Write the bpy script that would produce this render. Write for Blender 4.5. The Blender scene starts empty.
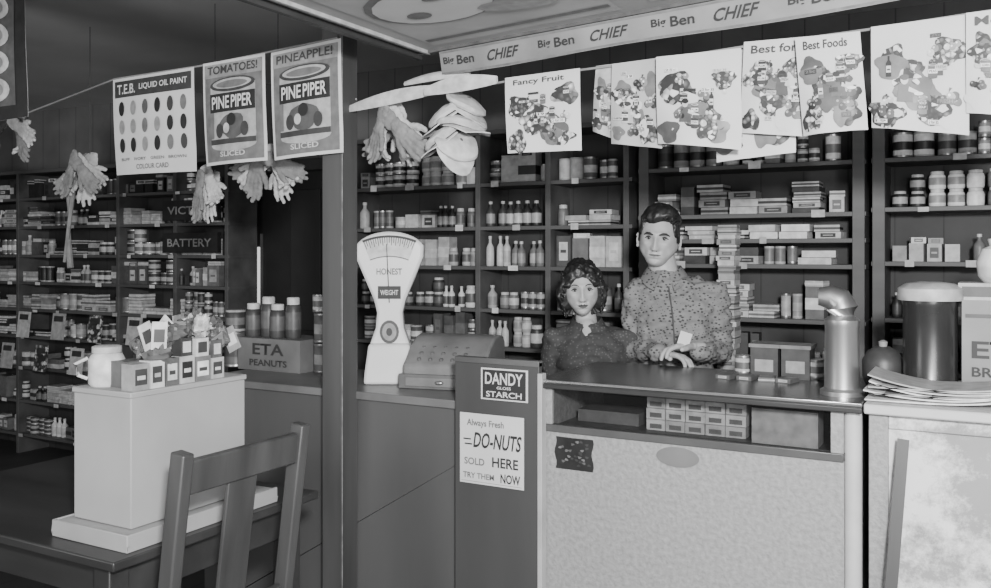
import bpy, math, random
from math import sin,cos,tan,atan,pi,radians,exp,sqrt
from mathutils import Vector, Matrix, noise
R=random.Random(7)
TH=radians(29); C=cos(TH); S=sin(TH); F=900.0; HZ=252.0; EYE=1.5
# survey helpers: read X / Z of a point standing in the wall-parallel plane at depth Y
def A(px): return atan((px-495.5)/F)-TH
def SX(px,Y): return Y*tan(A(px))
def SD(px,Y): return Y*(C-tan(A(px))*S)
def SZ(px,py,Y): return EYE+(HZ-py)*SD(px,Y)/F

# ---------------------------------------------------------------- materials
MC={}
def M(name,v,rough=.6,metal=0.0,var=.15,scale=9.0,bump=0.0,kind=None,v2=None,alpha=None,stretch=None,vs=None):
    if name in MC: return MC[name]
    m=bpy.data.materials.new(name); m.use_nodes=True; nt=m.node_tree; N=nt.nodes; L=nt.links
    b=N['Principled BSDF']; b.inputs['Roughness'].default_value=rough; b.inputs['Metallic'].default_value=metal
    tc=N.new('ShaderNodeTexCoord'); mp=N.new('ShaderNodeMapping'); L.new(tc.outputs['Object'],mp.inputs[0])
    if stretch: mp.inputs['Scale'].default_value=stretch
    nz=N.new('ShaderNodeTexNoise'); nz.inputs['Scale'].default_value=scale; nz.inputs['Detail'].default_value=6
    L.new(mp.outputs[0],nz.inputs['Vector'])
    mr=N.new('ShaderNodeMapRange'); mr.inputs['From Min'].default_value=.25; mr.inputs['From Max'].default_value=.75
    mr.inputs['To Min'].default_value=1-var; mr.inputs['To Max'].default_value=1+var
    L.new(nz.outputs['Fac'],mr.inputs['Value'])
    def rgb(x): return (x,x,x,1)
    src=None
    if kind in('dots','flecks','print'):
        vo=N.new('ShaderNodeTexVoronoi'); vo.inputs['Scale'].default_value=vs or {'dots':80,'flecks':72,'print':34}[kind]
        vo.inputs['Randomness'].default_value=.65 if kind!='print' else 1
        L.new(tc.outputs['Object'],vo.inputs['Vector'])
        cr=N.new('ShaderNodeValToRGB')
        if kind=='flecks':
            mp2=N.new('ShaderNodeMapping'); mp2.inputs['Scale'].default_value=(.8,.6,1.25); mp2.inputs['Rotation'].default_value=(0,.3,0); L.new(tc.outputs['Object'],mp2.inputs[0]); L.new(mp2.outputs[0],vo.inputs['Vector'])
            vo.distance='MANHATTAN'
        if kind=='print':
            sp=N.new('ShaderNodeSeparateColor'); L.new(vo.outputs['Color'],sp.inputs[0])
            el=cr.color_ramp.elements; el[0].position=0; el[0].color=rgb(.03); el[1].position=1; el[1].color=rgb(.75)
            for p,c in((.2,.05),(.4,.15),(.55,.3),(.68,.62)):
                q=el.new(p); q.color=rgb(c)
            mm=N.new('ShaderNodeMath'); mm.operation='MULTIPLY_ADD'; mm.inputs[1].default_value=-.45
            L.new(vo.outputs['Distance'],mm.inputs[0]); L.new(sp.outputs[0],mm.inputs[2])
            L.new(mm.outputs[0],cr.inputs[0])
        else:
            t=.24 if kind=='dots' else .42
            cr.color_ramp.elements[0].position=t-.03; cr.color_ramp.elements[0].color=rgb(v2)
            cr.color_ramp.elements[1].position=t+.08; cr.color_ramp.elements[1].color=rgb(v)
            L.new(vo.outputs['Distance'],cr.inputs[0])
        src=cr.outputs[0]
    elif kind=='worn':
        n2=N.new('ShaderNodeTexNoise'); n2.inputs['Scale'].default_value=3.4; n2.inputs['Detail'].default_value=10; n2.inputs['Roughness'].default_value=.75
        L.new(tc.outputs['Object'],n2.inputs['Vector'])
        cr=N.new('ShaderNodeValToRGB'); cr.color_ramp.elements[0].position=.45; cr.color_ramp.elements[0].color=rgb(v2)
        cr.color_ramp.elements[1].position=.55; cr.color_ramp.elements[1].color=rgb(v); L.new(n2.outputs['Fac'],cr.inputs[0]); src=cr.outputs[0]
    elif kind=='boards':
        wv=N.new('ShaderNodeTexWave'); wv.wave_type='BANDS'; wv.bands_direction='X'; wv.wave_profile='SAW'; wv.inputs['Scale'].default_value=1.6
        L.new(tc.outputs['Object'],wv.inputs['Vector'])
        cr=N.new('ShaderNodeValToRGB'); cr.color_ramp.elements[0].position=.0; cr.color_ramp.elements[0].color=rgb(v*.35)
        cr.color_ramp.elements[1].position=.05; cr.color_ramp.elements[1].color=rgb(v); L.new(wv.outputs['Fac'],cr.inputs[0]); src=cr.outputs[0]
    mx=N.new('ShaderNodeVectorMath'); mx.operation='SCALE'
    if src: L.new(src,mx.inputs[0])
    else: mx.inputs[0].default_value=(v,v,v)
    L.new(mr.outputs[0],mx.inputs['Scale']); L.new(mx.outputs[0],b.inputs['Base Color'])
    if bump:
        bp=N.new('ShaderNodeBump'); bp.inputs['Strength'].default_value=bump; bp.inputs['Distance'].default_value=.01
        L.new(nz.outputs['Fac'],bp.inputs['Height']); L.new(bp.outputs[0],b.inputs['Normal'])
    if alpha is not None:
        out=N['Material Output']; tr=N.new('ShaderNodeBsdfTransparent'); mix=N.new('ShaderNodeMixShader'); mix.inputs[0].default_value=alpha
        L.new(tr.outputs[0],mix.inputs[1]); L.new(b.outputs[0],mix.inputs[2]); L.new(mix.outputs[0],out.inputs[0])
    MC[name]=m; return m
def G(i):
    vals=[.02,.045,.09,.15,.25,.38,.52,.68]
    return M('label_grey_%d'%i,vals[i],.45,0,.3,28)
WOOD_D=M('dark_wood',.04,.45,0,.35,6,.15,stretch=(1,1,.15))
WOOD_M=M('shelf_wood',.085,.55,0,.45,7,.1,stretch=(.2,1,1))
WOOD_CH=M('chair_wood',.045,.4,0,.45,14,.15,stretch=(1,1,.12))
WOOD_T=M('table_wood',.03,.35,0,.4,9,.1,stretch=(.2,1,1))
PAPER=M('paper_white',.6,.8,0,.1,5)
PAPER2=M('paper_grey',.42,.8,0,.15,6)
PAPER3=M('paper_banner',.22,.8,0,.25,6)
PRINT=M('colour_print',.4,.6,0,.3,14,kind='print',vs=45)
PRINT2=M('colour_print_fine',.4,.6,0,.3,14,kind='print',vs=85)
INK=M('ink_black',.025,.6,0,.1)
INKM=M('ink_grey',.15,.6,0,.3,30)
CHROME=M('chrome',.6,.25,1,.1)
TIN=M('tin_metal',.35,.35,.8,.2,10)
ENAMEL=M('white_enamel',.72,.3,0,.06,4)
ROPE=M('cord',.25,.9)

# ---------------------------------------------------------------- mesh builder
class MB:
    def __init__(s): s.v=[];s.f=[];s.m=[];s.mats=[]
    def mi(s,mat):
        if mat not in s.mats: s.mats.append(mat)
        return s.mats.index(mat)
    def add(s,v,f,mat,Mx=None):
        o=len(s.v)
        for p in v:
            p=Vector(p)
            if Mx is not None: p=Mx@p
            s.v.append(tuple(p))
        k=s.mi(mat)
        for a in f: s.f.append([i+o for i in a]); s.m.append(k)
    def box(s,x0,x1,y0,y1,z0,z1,mat,Mx=None):
        v=[(x0,y0,z0),(x1,y0,z0),(x1,y1,z0),(x0,y1,z0),(x0,y0,z1),(x1,y0,z1),(x1,y1,z1),(x0,y1,z1)]
        s.add(v,[(0,3,2,1),(4,5,6,7),(0,1,5,4),(1,2,6,5),(2,3,7,6),(3,0,4,7)],mat,Mx)
    def beam(s,p0,p1,w,d,mat,ref=(0,1,0)):
        p0=Vector(p0);p1=Vector(p1);t=(p1-p0);l=t.length;t.normalize()
        r=Vector(ref); a=t.cross(r).normalized(); b=a.cross(t).normalized()
        v=[]
        for q in (p0,p1):
            for i,j in((-1,-1),(1,-1),(1,1),(-1,1)): v.append(q+a*(i*w/2)+b*(j*d/2))
        s.add(v,[(3,2,1,0),(4,5,6,7),(0,1,5,4),(1,2,6,5),(2,3,7,6),(3,0,4,7)],mat)
    def lathe(s,x,y,z,prof,mats,seg=16,Mx=None):
        v=[];n=len(prof)
        for r,h in prof:
            for k in range(seg):
                a=2*pi*k/seg; v.append((x+r*cos(a),y+r*sin(a),z+h))
        if not isinstance(mats,(list,tuple)): mats=[mats]*(n-1)
        for i in range(n-1):
            vv=v[i*seg:(i+2)*seg]; ff=[(k,(k+1)%seg,seg+(k+1)%seg,seg+k) for k in range(seg)]
            s.add(vv,ff,mats[i],Mx)
        s.add(v[:seg],[list(range(seg))[::-1]],mats[0],Mx); s.add(v[-seg:],[list(range(seg))],mats[-1],Mx)
    def tube(s,pts,r,mat,seg=8):
        pts=[Vector(p) for p in pts]; v=[]
        for i,p in enumerate(pts):
            t=(pts[min(i+1,len(pts)-1)]-pts[max(i-1,0)]).normalized()
            u=t.cross(Vector((0,0,1)));
            if u.length<.01: u=t.cross(Vector((0,1,0)))
            u.normalize(); w=t.cross(u)
            rr=r[i] if isinstance(r,(list,tuple)) else r
            for k in range(seg):
                a=2*pi*k/seg; v.append(p+u*cos(a)*rr+w*sin(a)*rr)
        f=[(i*seg+k,i*seg+(k+1)%seg,(i+1)*seg+(k+1)%seg,(i+1)*seg+k) for i in range(len(pts)-1) for k in range(seg)]
        f+= [list(range(seg))[::-1],list(range((len(pts)-1)*seg,len(pts)*seg))]
        s.add(v,f,mat)
    def ell(s,c,r,mat,nu=20,nv=12,Mx=None):
        v,f=ellipsoid(c,r,nu,nv); s.add(v,f,mat,Mx)
    def prism(s,pts,y0,y1,mat,Mx=None,mface=None):
        n=len(pts); v=[(x,y0,z) for x,z in pts]+[(x,y1,z) for x,z in pts]
        s.add(v,[(i,n+i,n+(i+1)%n,(i+1)%n) for i in range(n)]+[list(range(n,2*n))],mat,Mx)
        s.add(v[:n],[list(range(n))[::-1]],mface or mat,Mx)
    def obj(s,name,parent=None,bevel=0,ang=35,loc=None,rz=0):
        me=bpy.data.meshes.new(name); me.from_pydata(s.v,[],s.f)
        for m in s.mats: me.materials.append(m)
        me.polygons.foreach_set('material_index',s.m)
        me.polygons.foreach_set('use_smooth',[True]*len(s.f))
        me.update()
        import bmesh
        bm=bmesh.new(); bm.from_mesh(me); bmesh.ops.remove_doubles(bm,verts=bm.verts,dist=1e-5); bmesh.ops.recalc_face_normals(bm,faces=bm.faces); bm.to_mesh(me); bm.free()
        try: me.set_sharp_from_angle(angle=radians(ang))
        except Exception: pass
        o=bpy.data.objects.new(name,me); bpy.context.collection.objects.link(o)
        if parent: o.parent=parent
        if loc: o.location=loc
        o.rotation_euler[2]=rz
        if bevel:
            b=o.modifiers.new('b','BEVEL'); b.width=bevel; b.segments=2; b.limit_method='ANGLE'; b.angle_limit=radians(40)
        return o
def empty(name,loc=(0,0,0),rz=0):
    e=bpy.data.objects.new(name,None); e.location=loc; e.rotation_euler[2]=rz; e.empty_display_size=.1
    bpy.context.collection.objects.link(e); return e
def ellipsoid(c,r,nu=20,nv=12):
    v=[(c[0],c[1],c[2]-r[2])]
    for j in range(1,nv):
        t=-pi/2+pi*j/nv
        for i in range(nu):
            a=2*pi*i/nu; v.append((c[0]+r[0]*cos(t)*cos(a),c[1]+r[1]*cos(t)*sin(a),c[2]+r[2]*sin(t)))
    v.append((c[0],c[1],c[2]+r[2])); top=len(v)-1; f=[]
    for i in range(nu):
        f.append((0,1+(i+1)%nu,1+i)); b=1+(nv-2)*nu; f.append((top,b+i,b+(i+1)%nu))
    for j in range(nv-2):
        for i in range(nu):
            a=1+j*nu; f.append((a+i,a+(i+1)%nu,a+nu+(i+1)%nu,a+nu+i))
    return v,f
def capsule(p0,p1,r0,r1,seg=16,flat=None):
    p0=Vector(p0);p1=Vector(p1);t=(p1-p0).normalized()
    u=t.cross(Vector((0,0,1)))
    if u.length<.05: u=t.cross(Vector((0,1,0)))
    u.normalize();w=t.cross(u); rings=[]
    for k in range(1,5): a=-pi/2+pi/2*k/5; rings.append((p0+t*r0*sin(a),r0*cos(a)))
    for k in range(5): q=k/4; rings.append((p0.lerp(p1,q),r0+(r1-r0)*q))
    for k in range(1,5): a=pi/2*k/5; rings.append((p1+t*r1*sin(a),r1*cos(a)))
    v=[]
    for c,r in rings:
        for k in range(seg):
            a=2*pi*k/seg; o=u*cos(a)*r+w*sin(a)*r
            if flat: n=Vector(flat[0]).normalized(); o=o-n*o.dot(n)*(1-flat[1])
            v.append(c+o)
    v=[tuple(x) for x in v]; n=len(rings)
    f=[(i*seg+k,i*seg+(k+1)%seg,(i+1)*seg+(k+1)%seg,(i+1)*seg+k) for i in range(n-1) for k in range(seg)]
    f+=[list(range(seg))[::-1],list(range((n-1)*seg,n*seg))]
    return v,f
def loft(rings,seg=28):
    v=[]
    for (c,rx,ry) in rings:
        for k in range(seg):
            a=2*pi*k/seg; v.append((c[0]+rx*cos(a),c[1]+ry*sin(a),c[2]))
    n=len(rings)
    f=[(i*seg+k,i*seg+(k+1)%seg,(i+1)*seg+(k+1)%seg,(i+1)*seg+k) for i in range(n-1) for k in range(seg)]
    f+=[list(range(seg))[::-1],list(range((n-1)*seg,n*seg))]
    return v,f
def fuse(name,parts,voxel,smooth,mat,parent=None,wrinkle=0,wscale=.08):
    V=[];Fc=[]
    for v,f in parts:
        o=len(V); V+=list(v); Fc+=[[i+o for i in a] for a in f]
    me=bpy.data.meshes.new(name+'_src'); me.from_pydata(V,[],Fc); me.update()
    o=bpy.data.objects.new(name,me); bpy.context.collection.objects.link(o)
    r=o.modifiers.new('r','REMESH'); r.mode='VOXEL'; r.voxel_size=voxel
    if smooth: sm=o.modifiers.new('s','SMOOTH'); sm.iterations=smooth; sm.factor=.5
    dg=bpy.context.evaluated_depsgraph_get(); dg.update()
    me2=bpy.data.meshes.new_from_object(o.evaluated_get(dg)); o.modifiers.clear(); o.data=me2; me2.name=name
    if wrinkle:
        me2.update(); ns=[v.normal.copy() for v in me2.vertices]
        for v,n in zip(me2.vertices,ns):
            c=v.co; q=Vector((c.x/wscale,c.y/wscale,c.z/wscale*1.7))
            v.co=c+n*wrinkle*(noise.noise(q)+.5*noise.noise(q*2.3)-.35*abs(noise.noise(q*1.3+Vector((5,5,5)))))
    me2.materials.clear(); me2.materials.append(mat)
    me2.polygons.foreach_set('use_smooth',[True]*len(me2.polygons)); me2.update()
    if parent: o.parent=parent
    return o
TXT={}
def textmesh(s):
    if s in TXT: return TXT[s]
    cu=bpy.data.curves.new('t','FONT'); cu.body=s; cu.resolution_u=3; cu.offset=.018
    o=bpy.data.objects.new('t',cu); bpy.context.collection.objects.link(o)
    dg=bpy.context.evaluated_depsgraph_get(); dg.update()
    me=bpy.data.meshes.new_from_object(o.evaluated_get(dg))
    v=[p.co.copy() for p in me.vertices]; f=[tuple(p.vertices) for p in me.polygons]
    bpy.data.objects.remove(o); bpy.data.curves.remove(cu); bpy.data.meshes.remove(me)
    x0=min(p.x for p in v);x1=max(p.x for p in v);y0=min(p.y for p in v);y1=max(p.y for p in v)
    v=[((p.x-x0)/(x1-x0),(p.y-y0)/(y1-y0)) for p in v]
    TXT[s]=(v,f); return TXT[s]
class Sheet:
    """flat printed sheet: map(u,v,lift)->3D"""
    def __init__(s,mp,lift=.0018): s.mp=mp; s.mb=MB(); s.l=lift
    def rect(s,u0,v0,u1,v1,mat,lv=1,n=8):
        vs=[];fs=[]
        for j in range(n+1):
            for i in range(n+1): vs.append(s.mp(u0+(u1-u0)*i/n,v0+(v1-v0)*j/n,lv*s.l))
        for j in range(n):
            for i in range(n): a=j*(n+1)+i; fs.append((a,a+1,a+n+2,a+n+1))
        s.mb.add(vs,fs,mat)
    def disc(s,u,v,ru,rv,mat,lv=1,n=18,wob=0):
        vs=[s.mp(u,v,lv*s.l)]; ph=R.uniform(0,6)
        for k in range(n):
            a=2*pi*k/n; q=1+wob*sin(3*a+ph)+wob*.6*sin(5*a+ph*2); vs.append(s.mp(u+ru*cos(a)*q,v+rv*sin(a)*q,lv*s.l))
        s.mb.add(vs,[(0,1+k,1+(k+1)%n) for k in range(n)],mat)
    def text(s,t,u0,v0,u1,v1,mat,lv=2,slant=0):
        v,f=textmesh(t)
        s.mb.add([s.mp(u0+(u1-u0)*x+slant*y,v0+(v1-v0)*y,lv*s.l) for x,y in v],f,mat)
    def poly(s,pts,mat,lv=1):
        s.mb.add([s.mp(u,v,lv*s.l) for u,v in pts],[list(range(len(pts)))],mat)
def hang_map(x0,x1,zl,zr,hl,hr,Y,curl=.01,wave=0.,lean=0.):
    def mp(u,v,l):
        x=x0+(x1-x0)*u+lean*(1-v); z=(zl+(zr-zl)*u)-(hl+(hr-hl)*u)*(1-v)
        y=Y-curl*sin(pi*u)*(1-v)*1.5-wave*sin(u*9)*(1-v)+ .02*(1-v)**2 - curl*1.2*max(0,.2-v)*5*max(0,u-.6)
        return (x,y-l,z)
    return mp

# ---------------------------------------------------------------- room
CEIL=2.6; XL=-7.4; XR=1.7; YB=4.42; YF=-1.2
def slab(name,x0,x1,y0,y1,z0,z1,mat,bevel=0):
    b=MB(); b.box(x0,x1,y0,y1,z0,z1,mat); return b.obj(name,bevel=bevel)
slab('floor',XL-.1,XR+.1,YF,YB+.1,-.1,0,M('floor_boards',.05,.6,0,.3,3,.1,'boards'))
slab('ceiling',XL-.1,XR+.1,YF,YB+.1,CEIL,CEIL+.1,M('ceiling_paint',.48,.85,0,.12,2))
slab('wall_left',XL-.1,XL,YF,YB+.1,0,CEIL,M('wall_paint_dark',.12,.8,0,.15,2))
slab('wall_right',XR,XR+.1,YF,YB+.1,0,CEIL,M('wall_paint_right',.2,.8,0,.15,2))
DX0=SX(240,4.3); DX1=SX(318,4.3)
WBM=M('wall_boards',.14,.7,0,.25,4,.05,'boards')
slab('wall_back',XL,DX0,YB,YB+.1,0,CEIL,WBM); slab('wall_back',DX1,XR,YB,YB+.1,0,CEIL,WBM); slab('wall_back',DX0,DX1,YB,YB+.1,2.02,CEIL,WBM)
d=MB(); DK=M('door_dark',.015,.5,0,.2); d.box(DX0+.002,DX1-.002,YB+.03,YB+.07,0.001,2.018,DK)
for z0,z1 in((.15,.9),(1.0,1.9)):
    d.box(DX0+.30,DX1-.1,YB+.022,YB+.03,z0,z1,M('door_panel',.022,.5))
d.lathe(0,0,0,[(.012,0),(.012,.03),(.025,.04),(.025,.06),(.0,.07)],TIN,12,Matrix.Translation((DX1-.06,YB+.03,1.0))@Matrix.Rotation(radians(90),4,'X'))
d.obj('door_1',bevel=.003)
PN=bpy.data.materials.new('daylit_pane'); PN.use_nodes=True; PN.node_tree.nodes['Principled BSDF'].inputs['Base Color'].default_value=(.8,.8,.8,1); PN.node_tree.nodes['Principled BSDF'].inputs['Emission Color'].default_value=(1,1,1,1); PN.node_tree.nodes['Principled BSDF'].inputs['Emission Strength'].default_value=.7
w=MB(); wx0=SX(248,YB); w.box(wx0,wx0+.10,YB+.012,YB+.02,SZ(250,305,YB),SZ(250,247,YB),PN); w.box(wx0-.012,wx0,YB+.008,YB+.024,1.1,1.62,WOOD_M); w.box(wx0+.10,wx0+.112,YB+.008,YB+.024,1.1,1.62,WOOD_M)
w.obj('window_1')
t=MB()
t.box(DX1,DX1+.07,YB-.02,YB,0,2.09,WOOD_D); t.box(DX0-.02,DX1+.07,YB-.022,YB,2.02,2.09,WOOD_D)
t.obj('trim_1',bevel=.003)

# ---------------------------------------------------------------- goods
def can(b,x,y,z,r,h,l,m2=None):
    top=G(5) if R.random()<.5 else TIN
    b.lathe(x,y,z,[(r*.94,0),(r,.004),(r,.012),(r*.99,.013),(r*.99,h*.3),(r*.99,h*.62),(r*.99,h-.013),(r,h-.012),(r,h-.004),(r*.9,h-.004)],[top,top,l,l,m2 or l,l,top,top,top],14)
def bottle(b,x,y,z,r,h,l,m2):
    b.lathe(x,y,z,[(r*.9,0),(r,.006),(r,h*.12),(r*1.005,h*.13),(r*1.005,h*.5),(r,h*.51),(r*.95,h*.62),(r*.4,h*.76),(r*.35,h*.88),(r*.45,h*.885),(r*.45,h*.99),(r*.3,h)],[m2,m2,m2,l,l,m2,m2,m2,m2,G(6),G(6)],12)
def jar(b,x,y,z,r,h,l,m2):
    b.lathe(x,y,z,[(r*.92,0),(r,.008),(r,h*.2),(r*1.01,h*.22),(r*1.01,h*.62),(r,h*.64),(r*.9,h*.78),(r*.75,h*.82),(r*.8,h*.825),(r*.8,h*.98),(r*.7,h)],[m2,m2,m2,l,l,m2,m2,G(6),G(6),G(6)],14)
def pack(b,x,y,z,w,dp,h,l,m2,rz=0,ty=0):
    Mx=Matrix.Translation((x,y,z))@Matrix.Rotation(rz,4,'Z')@Matrix.Rotation(ty,4,'Y')
    b.box(-w/2,w/2,-dp/2,dp/2,0,h,l,Mx)
    k=R.random()
    if k<.45: b.box(-w/2-.0006,w/2+.0006,-dp/2-.0012,dp/2,h*.3,h*.65,m2,Mx)
    elif k<.8:
        b.box(-w*.3,w*.3,-dp/2-.0014,0,h*.2,h*.8,m2,Mx); b.box(-w*.2,w*.2,-dp/2-.002,0,h*.45,h*.55,l,Mx)
def fill(b,x0,x1,y,z,kind,hmax,dens=.9,lab=None):
    x=x0+.008
    while x<x1-.05:
        if R.random()>dens: x+=R.uniform(.02,.07); continue
        n=R.randint(1,4); lv=R.choice(lab or [0,1,2,4,5,6]); m1=G(lv); m2=G(R.choice([0,1,3,5,6,7]))
        k=kind if (kind!='mix' and R.random()<.7) else R.choice(['can','can','bottle','jar','pack','pack','stack'])
        if k=='bottle' and hmax<.13: k='can'
        if k=='can': r=R.uniform(.022,.042); h=min(hmax,R.uniform(.06,.125))
        elif k=='bottle': r=R.uniform(.018,.03); h=min(hmax,R.uniform(.11,.18))
        elif k=='jar': r=R.uniform(.022,.036); h=min(hmax,R.uniform(.06,.12))
        elif k=='pack': r=R.uniform(.02,.055); h=min(hmax,R.uniform(.06,.18))
        else: r=R.uniform(.045,.08); h=R.uniform(.018,.04)
        for i in range(n):
            if x+2*r>x1-.01: break
            if R.random()<.35: m1=G(R.choice(lab or [1,2,4,5,6]))
            yy=y+r+.01+R.uniform(0,.045)
            if k=='can':
                can(b,x+r,yy,z,r,h,m1,m2); s=1
                while (s+1)*h<hmax and R.random()<.7: can(b,x+r+R.uniform(-.004,.004),yy,z+s*h,r,h,m1,m2); s+=1
            elif k=='bottle': bottle(b,x+r,yy,z,r,h*R.uniform(.96,1),m1,m2)
            elif k=='jar':
                jar(b,x+r,yy,z,r,h,m1,m2)
                if 2*h<hmax and R.random()<.5: jar(b,x+r,yy,z+h,r,h,m1,m2)
            elif k=='pack': 
                hh=h*R.uniform(.85,1.); pack(b,x+r,y+.06+R.uniform(0,.03),z,2*r-.006,.08,hh,m1,m2,R.uniform(-.12,.12))
                if hh+.03<hmax and R.random()<.4: pack(b,x+r,y+.07,z+hh,2*r-.004,.07,.025,G(R.choice([3,5,6])),m2,R.uniform(-.3,.3))
            else:
                q=R.randint(2,max(2,int(hmax/h)-1))
                for j in range(q): pack(b,x+r+R.uniform(-.009,.009),y+.09,z+j*h,2*r-.01,.12,h-.002,G(R.choice([lv,5,6])),m2,R.uniform(-.08,.08))
            x+=2*r+R.uniform(.001,.006)
        x+=R.uniform(.0,.015)
    # price cards along the shelf edge
    x=x0+R.uniform(.05,.25)
    while x<x1-.08:
        w_=R.uniform(.03,.06); b.box(x,x+w_,y-.020,y-.018,z-.022,z-.022+R.uniform(.018,.035),G(R.choice([5,6,7]))); x+=R.uniform(.2,.7)
def shelving(name,x0,x1,yf,yb,zs,ups,top,upw=.03):
    b=MB()
    for z in zs: b.box(x0,x1,yf,yb,z-.02,z,WOOD_M)
    for u in ups: b.box(u-upw/2,u+upw/2,yf-.004,yb,0,top,WOOD_M)
    b.box(x0,x1,yb-.008,yb,0,top,M('shelf_back',.045,.7,0,.3,5,0,'boards'))
    b.box(x0-.01,x1+.01,yf-.01,yb,top,top+.025,WOOD_M)
    return b.obj(name,bevel=.002)
SF=4.15; SB=4.4
zl=[.15,.45,.75,1.0,1.2,1.425,1.635,1.865]
xa=SX(350,SF); xb=SX(478,SF); xb2=SX(548,SF); xc=SX(632,SF); xd=SX(866,SF); xe=XR-.02
shelving('grocery_shelving',xa,xc,SF,SB,zl,[xa+.015,xb,xb2,xc-.03],2.12)
shelving('grocery_shelving',xc+.03,xd,SF,SB,[.15,.45,.75,.97,1.2,1.445,1.56,1.675,1.9],[xc+.06,xd-.03],2.12,.05)
shelving('grocery_shelving',xd+.02,xe,SF,SB,[.15,.45,.75,1.0,1.22,1.46,1.69,1.9],[xd+.05,SX(1010,SF)+.3,xe-.02],2.12,.05)
for (u0,u1,rows,lab,dens) in [(xa+.03,xb-.015,[(1.0,'can'),(1.2,'jar'),(1.425,'can'),(1.635,'can'),(1.865,'pack')],[4,5,6,2],.99),
                    (xb+.015,xb2-.015,[(1.0,'mix'),(1.2,'bottle'),(1.425,'bottle'),(1.635,'bottle'),(1.865,'can')],[4,5,6],.99),
                    (xb2+.015,xc-.05,[(1.0,'mix'),(1.2,'mix'),(1.425,'mix'),(1.635,'mix'),(1.865,'can')],[2,3,5,6],.95)]:
    b=MB()
    for z,k in rows: fill(b,u0,u1,SF+.01,z,k,.18,dens,lab)
    b.obj('tinned_groceries')
b=MB()
for z,k,h in [(.97,'mix',.18),(1.2,'mix',.2),(1.445,'stack',.085),(1.56,'stack',.085),(1.675,'stack',.19),(1.9,'can',.17)]:
    fill(b,xc+.1,xd-.07,SF+.01,z,k,h,.99,[1,3,4,5,6,7])
b.obj('boxed_groceries')
b=MB()
for z,k,h in [(1.0,'mix',.18),(1.22,'mix',.2),(1.46,'mix',.17),(1.69,'jar',.17),(1.9,'can',.17)]:
    fill(b,xd+.09,SX(1010,SF)+.25,SF+.01,z,k,h,.98,[1,3,4,5,6,7])
b.obj('boxed_groceries')
la=XL+.02; lb=SX(229,4.15)
shelving('paint_shelving',la,lb,SF,SB,[.15,.4,.65,.88,1.08,1.28,1.48,1.69,1.9],[la+.02,la+1.0,SX(118,SF),SX(175,SF),lb-.02],2.08)
b=MB()
for z in [.15,.4,.65,.88,1.08,1.28,1.48,1.69]:
    fill(b,la+.04,lb-.04,SF+.005,z,'mix',.178,.99,[0,1,2,3,4,5,6] if z>.7 else [3,5,6])
fill(b,la+.04,lb-.04,SF+.01,1.9,'pack',.15,.7,[0,1,1,3])
b.obj('paint_tins')
b=MB(); MAG=[G(5),G(6),PRINT]
for i in range(9):
    x=la+.9+i*.2; z0=.9 if i%2 else .66
    b.box(-.07,.07,-.004,.004,0,.19,MAG[i%3],Matrix.Translation((x,SF-.030,z0-.03))@Matrix.Rotation(-.12,4,'X')); b.box(-.05,.05,-.006,-.0045,.13,.17,G(1),Matrix.Translation((x,SF-.030,z0-.03))@Matrix.Rotation(-.12,4,'X'))
b.obj('magazine_row')
b=MB()
bx0=SX(160,SF-.05); bx1=SX(215,SF-.05)
for z0,tx in((1.705,'VICTOR'),(1.495,'BATTERY')):
    b.box(bx0,bx1,SF-.03,SF+.002,z0,z0+.13,G(0))
    sh=Sheet(lambda u,v,l,z0=z0:(bx0+(bx1-bx0)*u,SF-.031-l,z0+.13*v)); sh.text(tx,.1,.3,.9,.7,G(4)); 
    b.add(sh.mb.v,sh.mb.f,G(4))
b.obj('battery_cartons')

# back base cabinet with stacked cartons
b=MB(); b.box(xc,xd,3.93,4.14,0,.93,WOOD_M); b.box(xc-.01,xd+.01,3.91,4.14,.93,.955,WOOD_M); b.box(xc+.03,(xc+xd)/2-.02,3.92,3.93,.1,.88,WOOD_D); b.box((xc+xd)/2+.02,xd-.03,3.92,3.93,.1,.88,WOOD_D)
b.obj('base_cabinet',bevel=.003)
b=MB(); cx=SX(729,4.0); z=.956
while z<SZ(726,224,4.0)-.02:
    h=R.choice([.018,.022,.026]); w_=R.uniform(.035,.043); pack(b,cx+R.uniform(-.004,.004),4.0,z,w_*2,.09,h-.001,G(R.choice([4,5,6,6])),G(2),R.uniform(-.1,.1)); z+=h
b.obj('carton_stack')
b=MB(); fill(b,SX(750,4.0),xd-.05,3.97,.956,'mix',.17,.99,[3,4,5,6]); b.obj('jar_row')

# ---------------------------------------------------------------- counters
YC=2.7
XA=SX(205,YC); X1=SX(540,YC); X2=SX(861,YC)
FRD=M('counter_front_dark',.075,.45,0,.3,3,.12,stretch=(1,1,.2))
b=MB(); b.box(XA,X1-.005,YC,3.18,0,.95,FRD); b.box(XA-.02,X1-.005,YC-.015,3.2,.95,.98,M('counter_top_wood',.14,.4,0,.3,5)); b.box(XA,X1-.35,YC-.006,YC,0,.1,WOOD_D)
b.obj('shop_counter',bevel=.003)
PX0=SX(455,2.66); PX1=SX(539,2.66)
b=MB(); b.box(PX0,PX1,2.66,2.685,0,1.135,M('panel_dark',.055,.5,0,.25,4,.08,stretch=(1,1,.2))); b.box(PX1-.004,PX1+.012,2.655,2.69,0,1.1,M('edge_trim',.4,.5)); b.box(PX0,PX1,2.657,2.687,1.12,1.14,WOOD_M)
b.obj('counter_end_panel',bevel=.002)
LT=M('case_paint',.28,.6,0,.22,70,.4); GLASS=M('case_glass',.01,.02,0,0,alpha=.25)
e=empty('display_counter')
XS=X1+.012; XE=X2-.045; H=1.08; WB=.93
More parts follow.
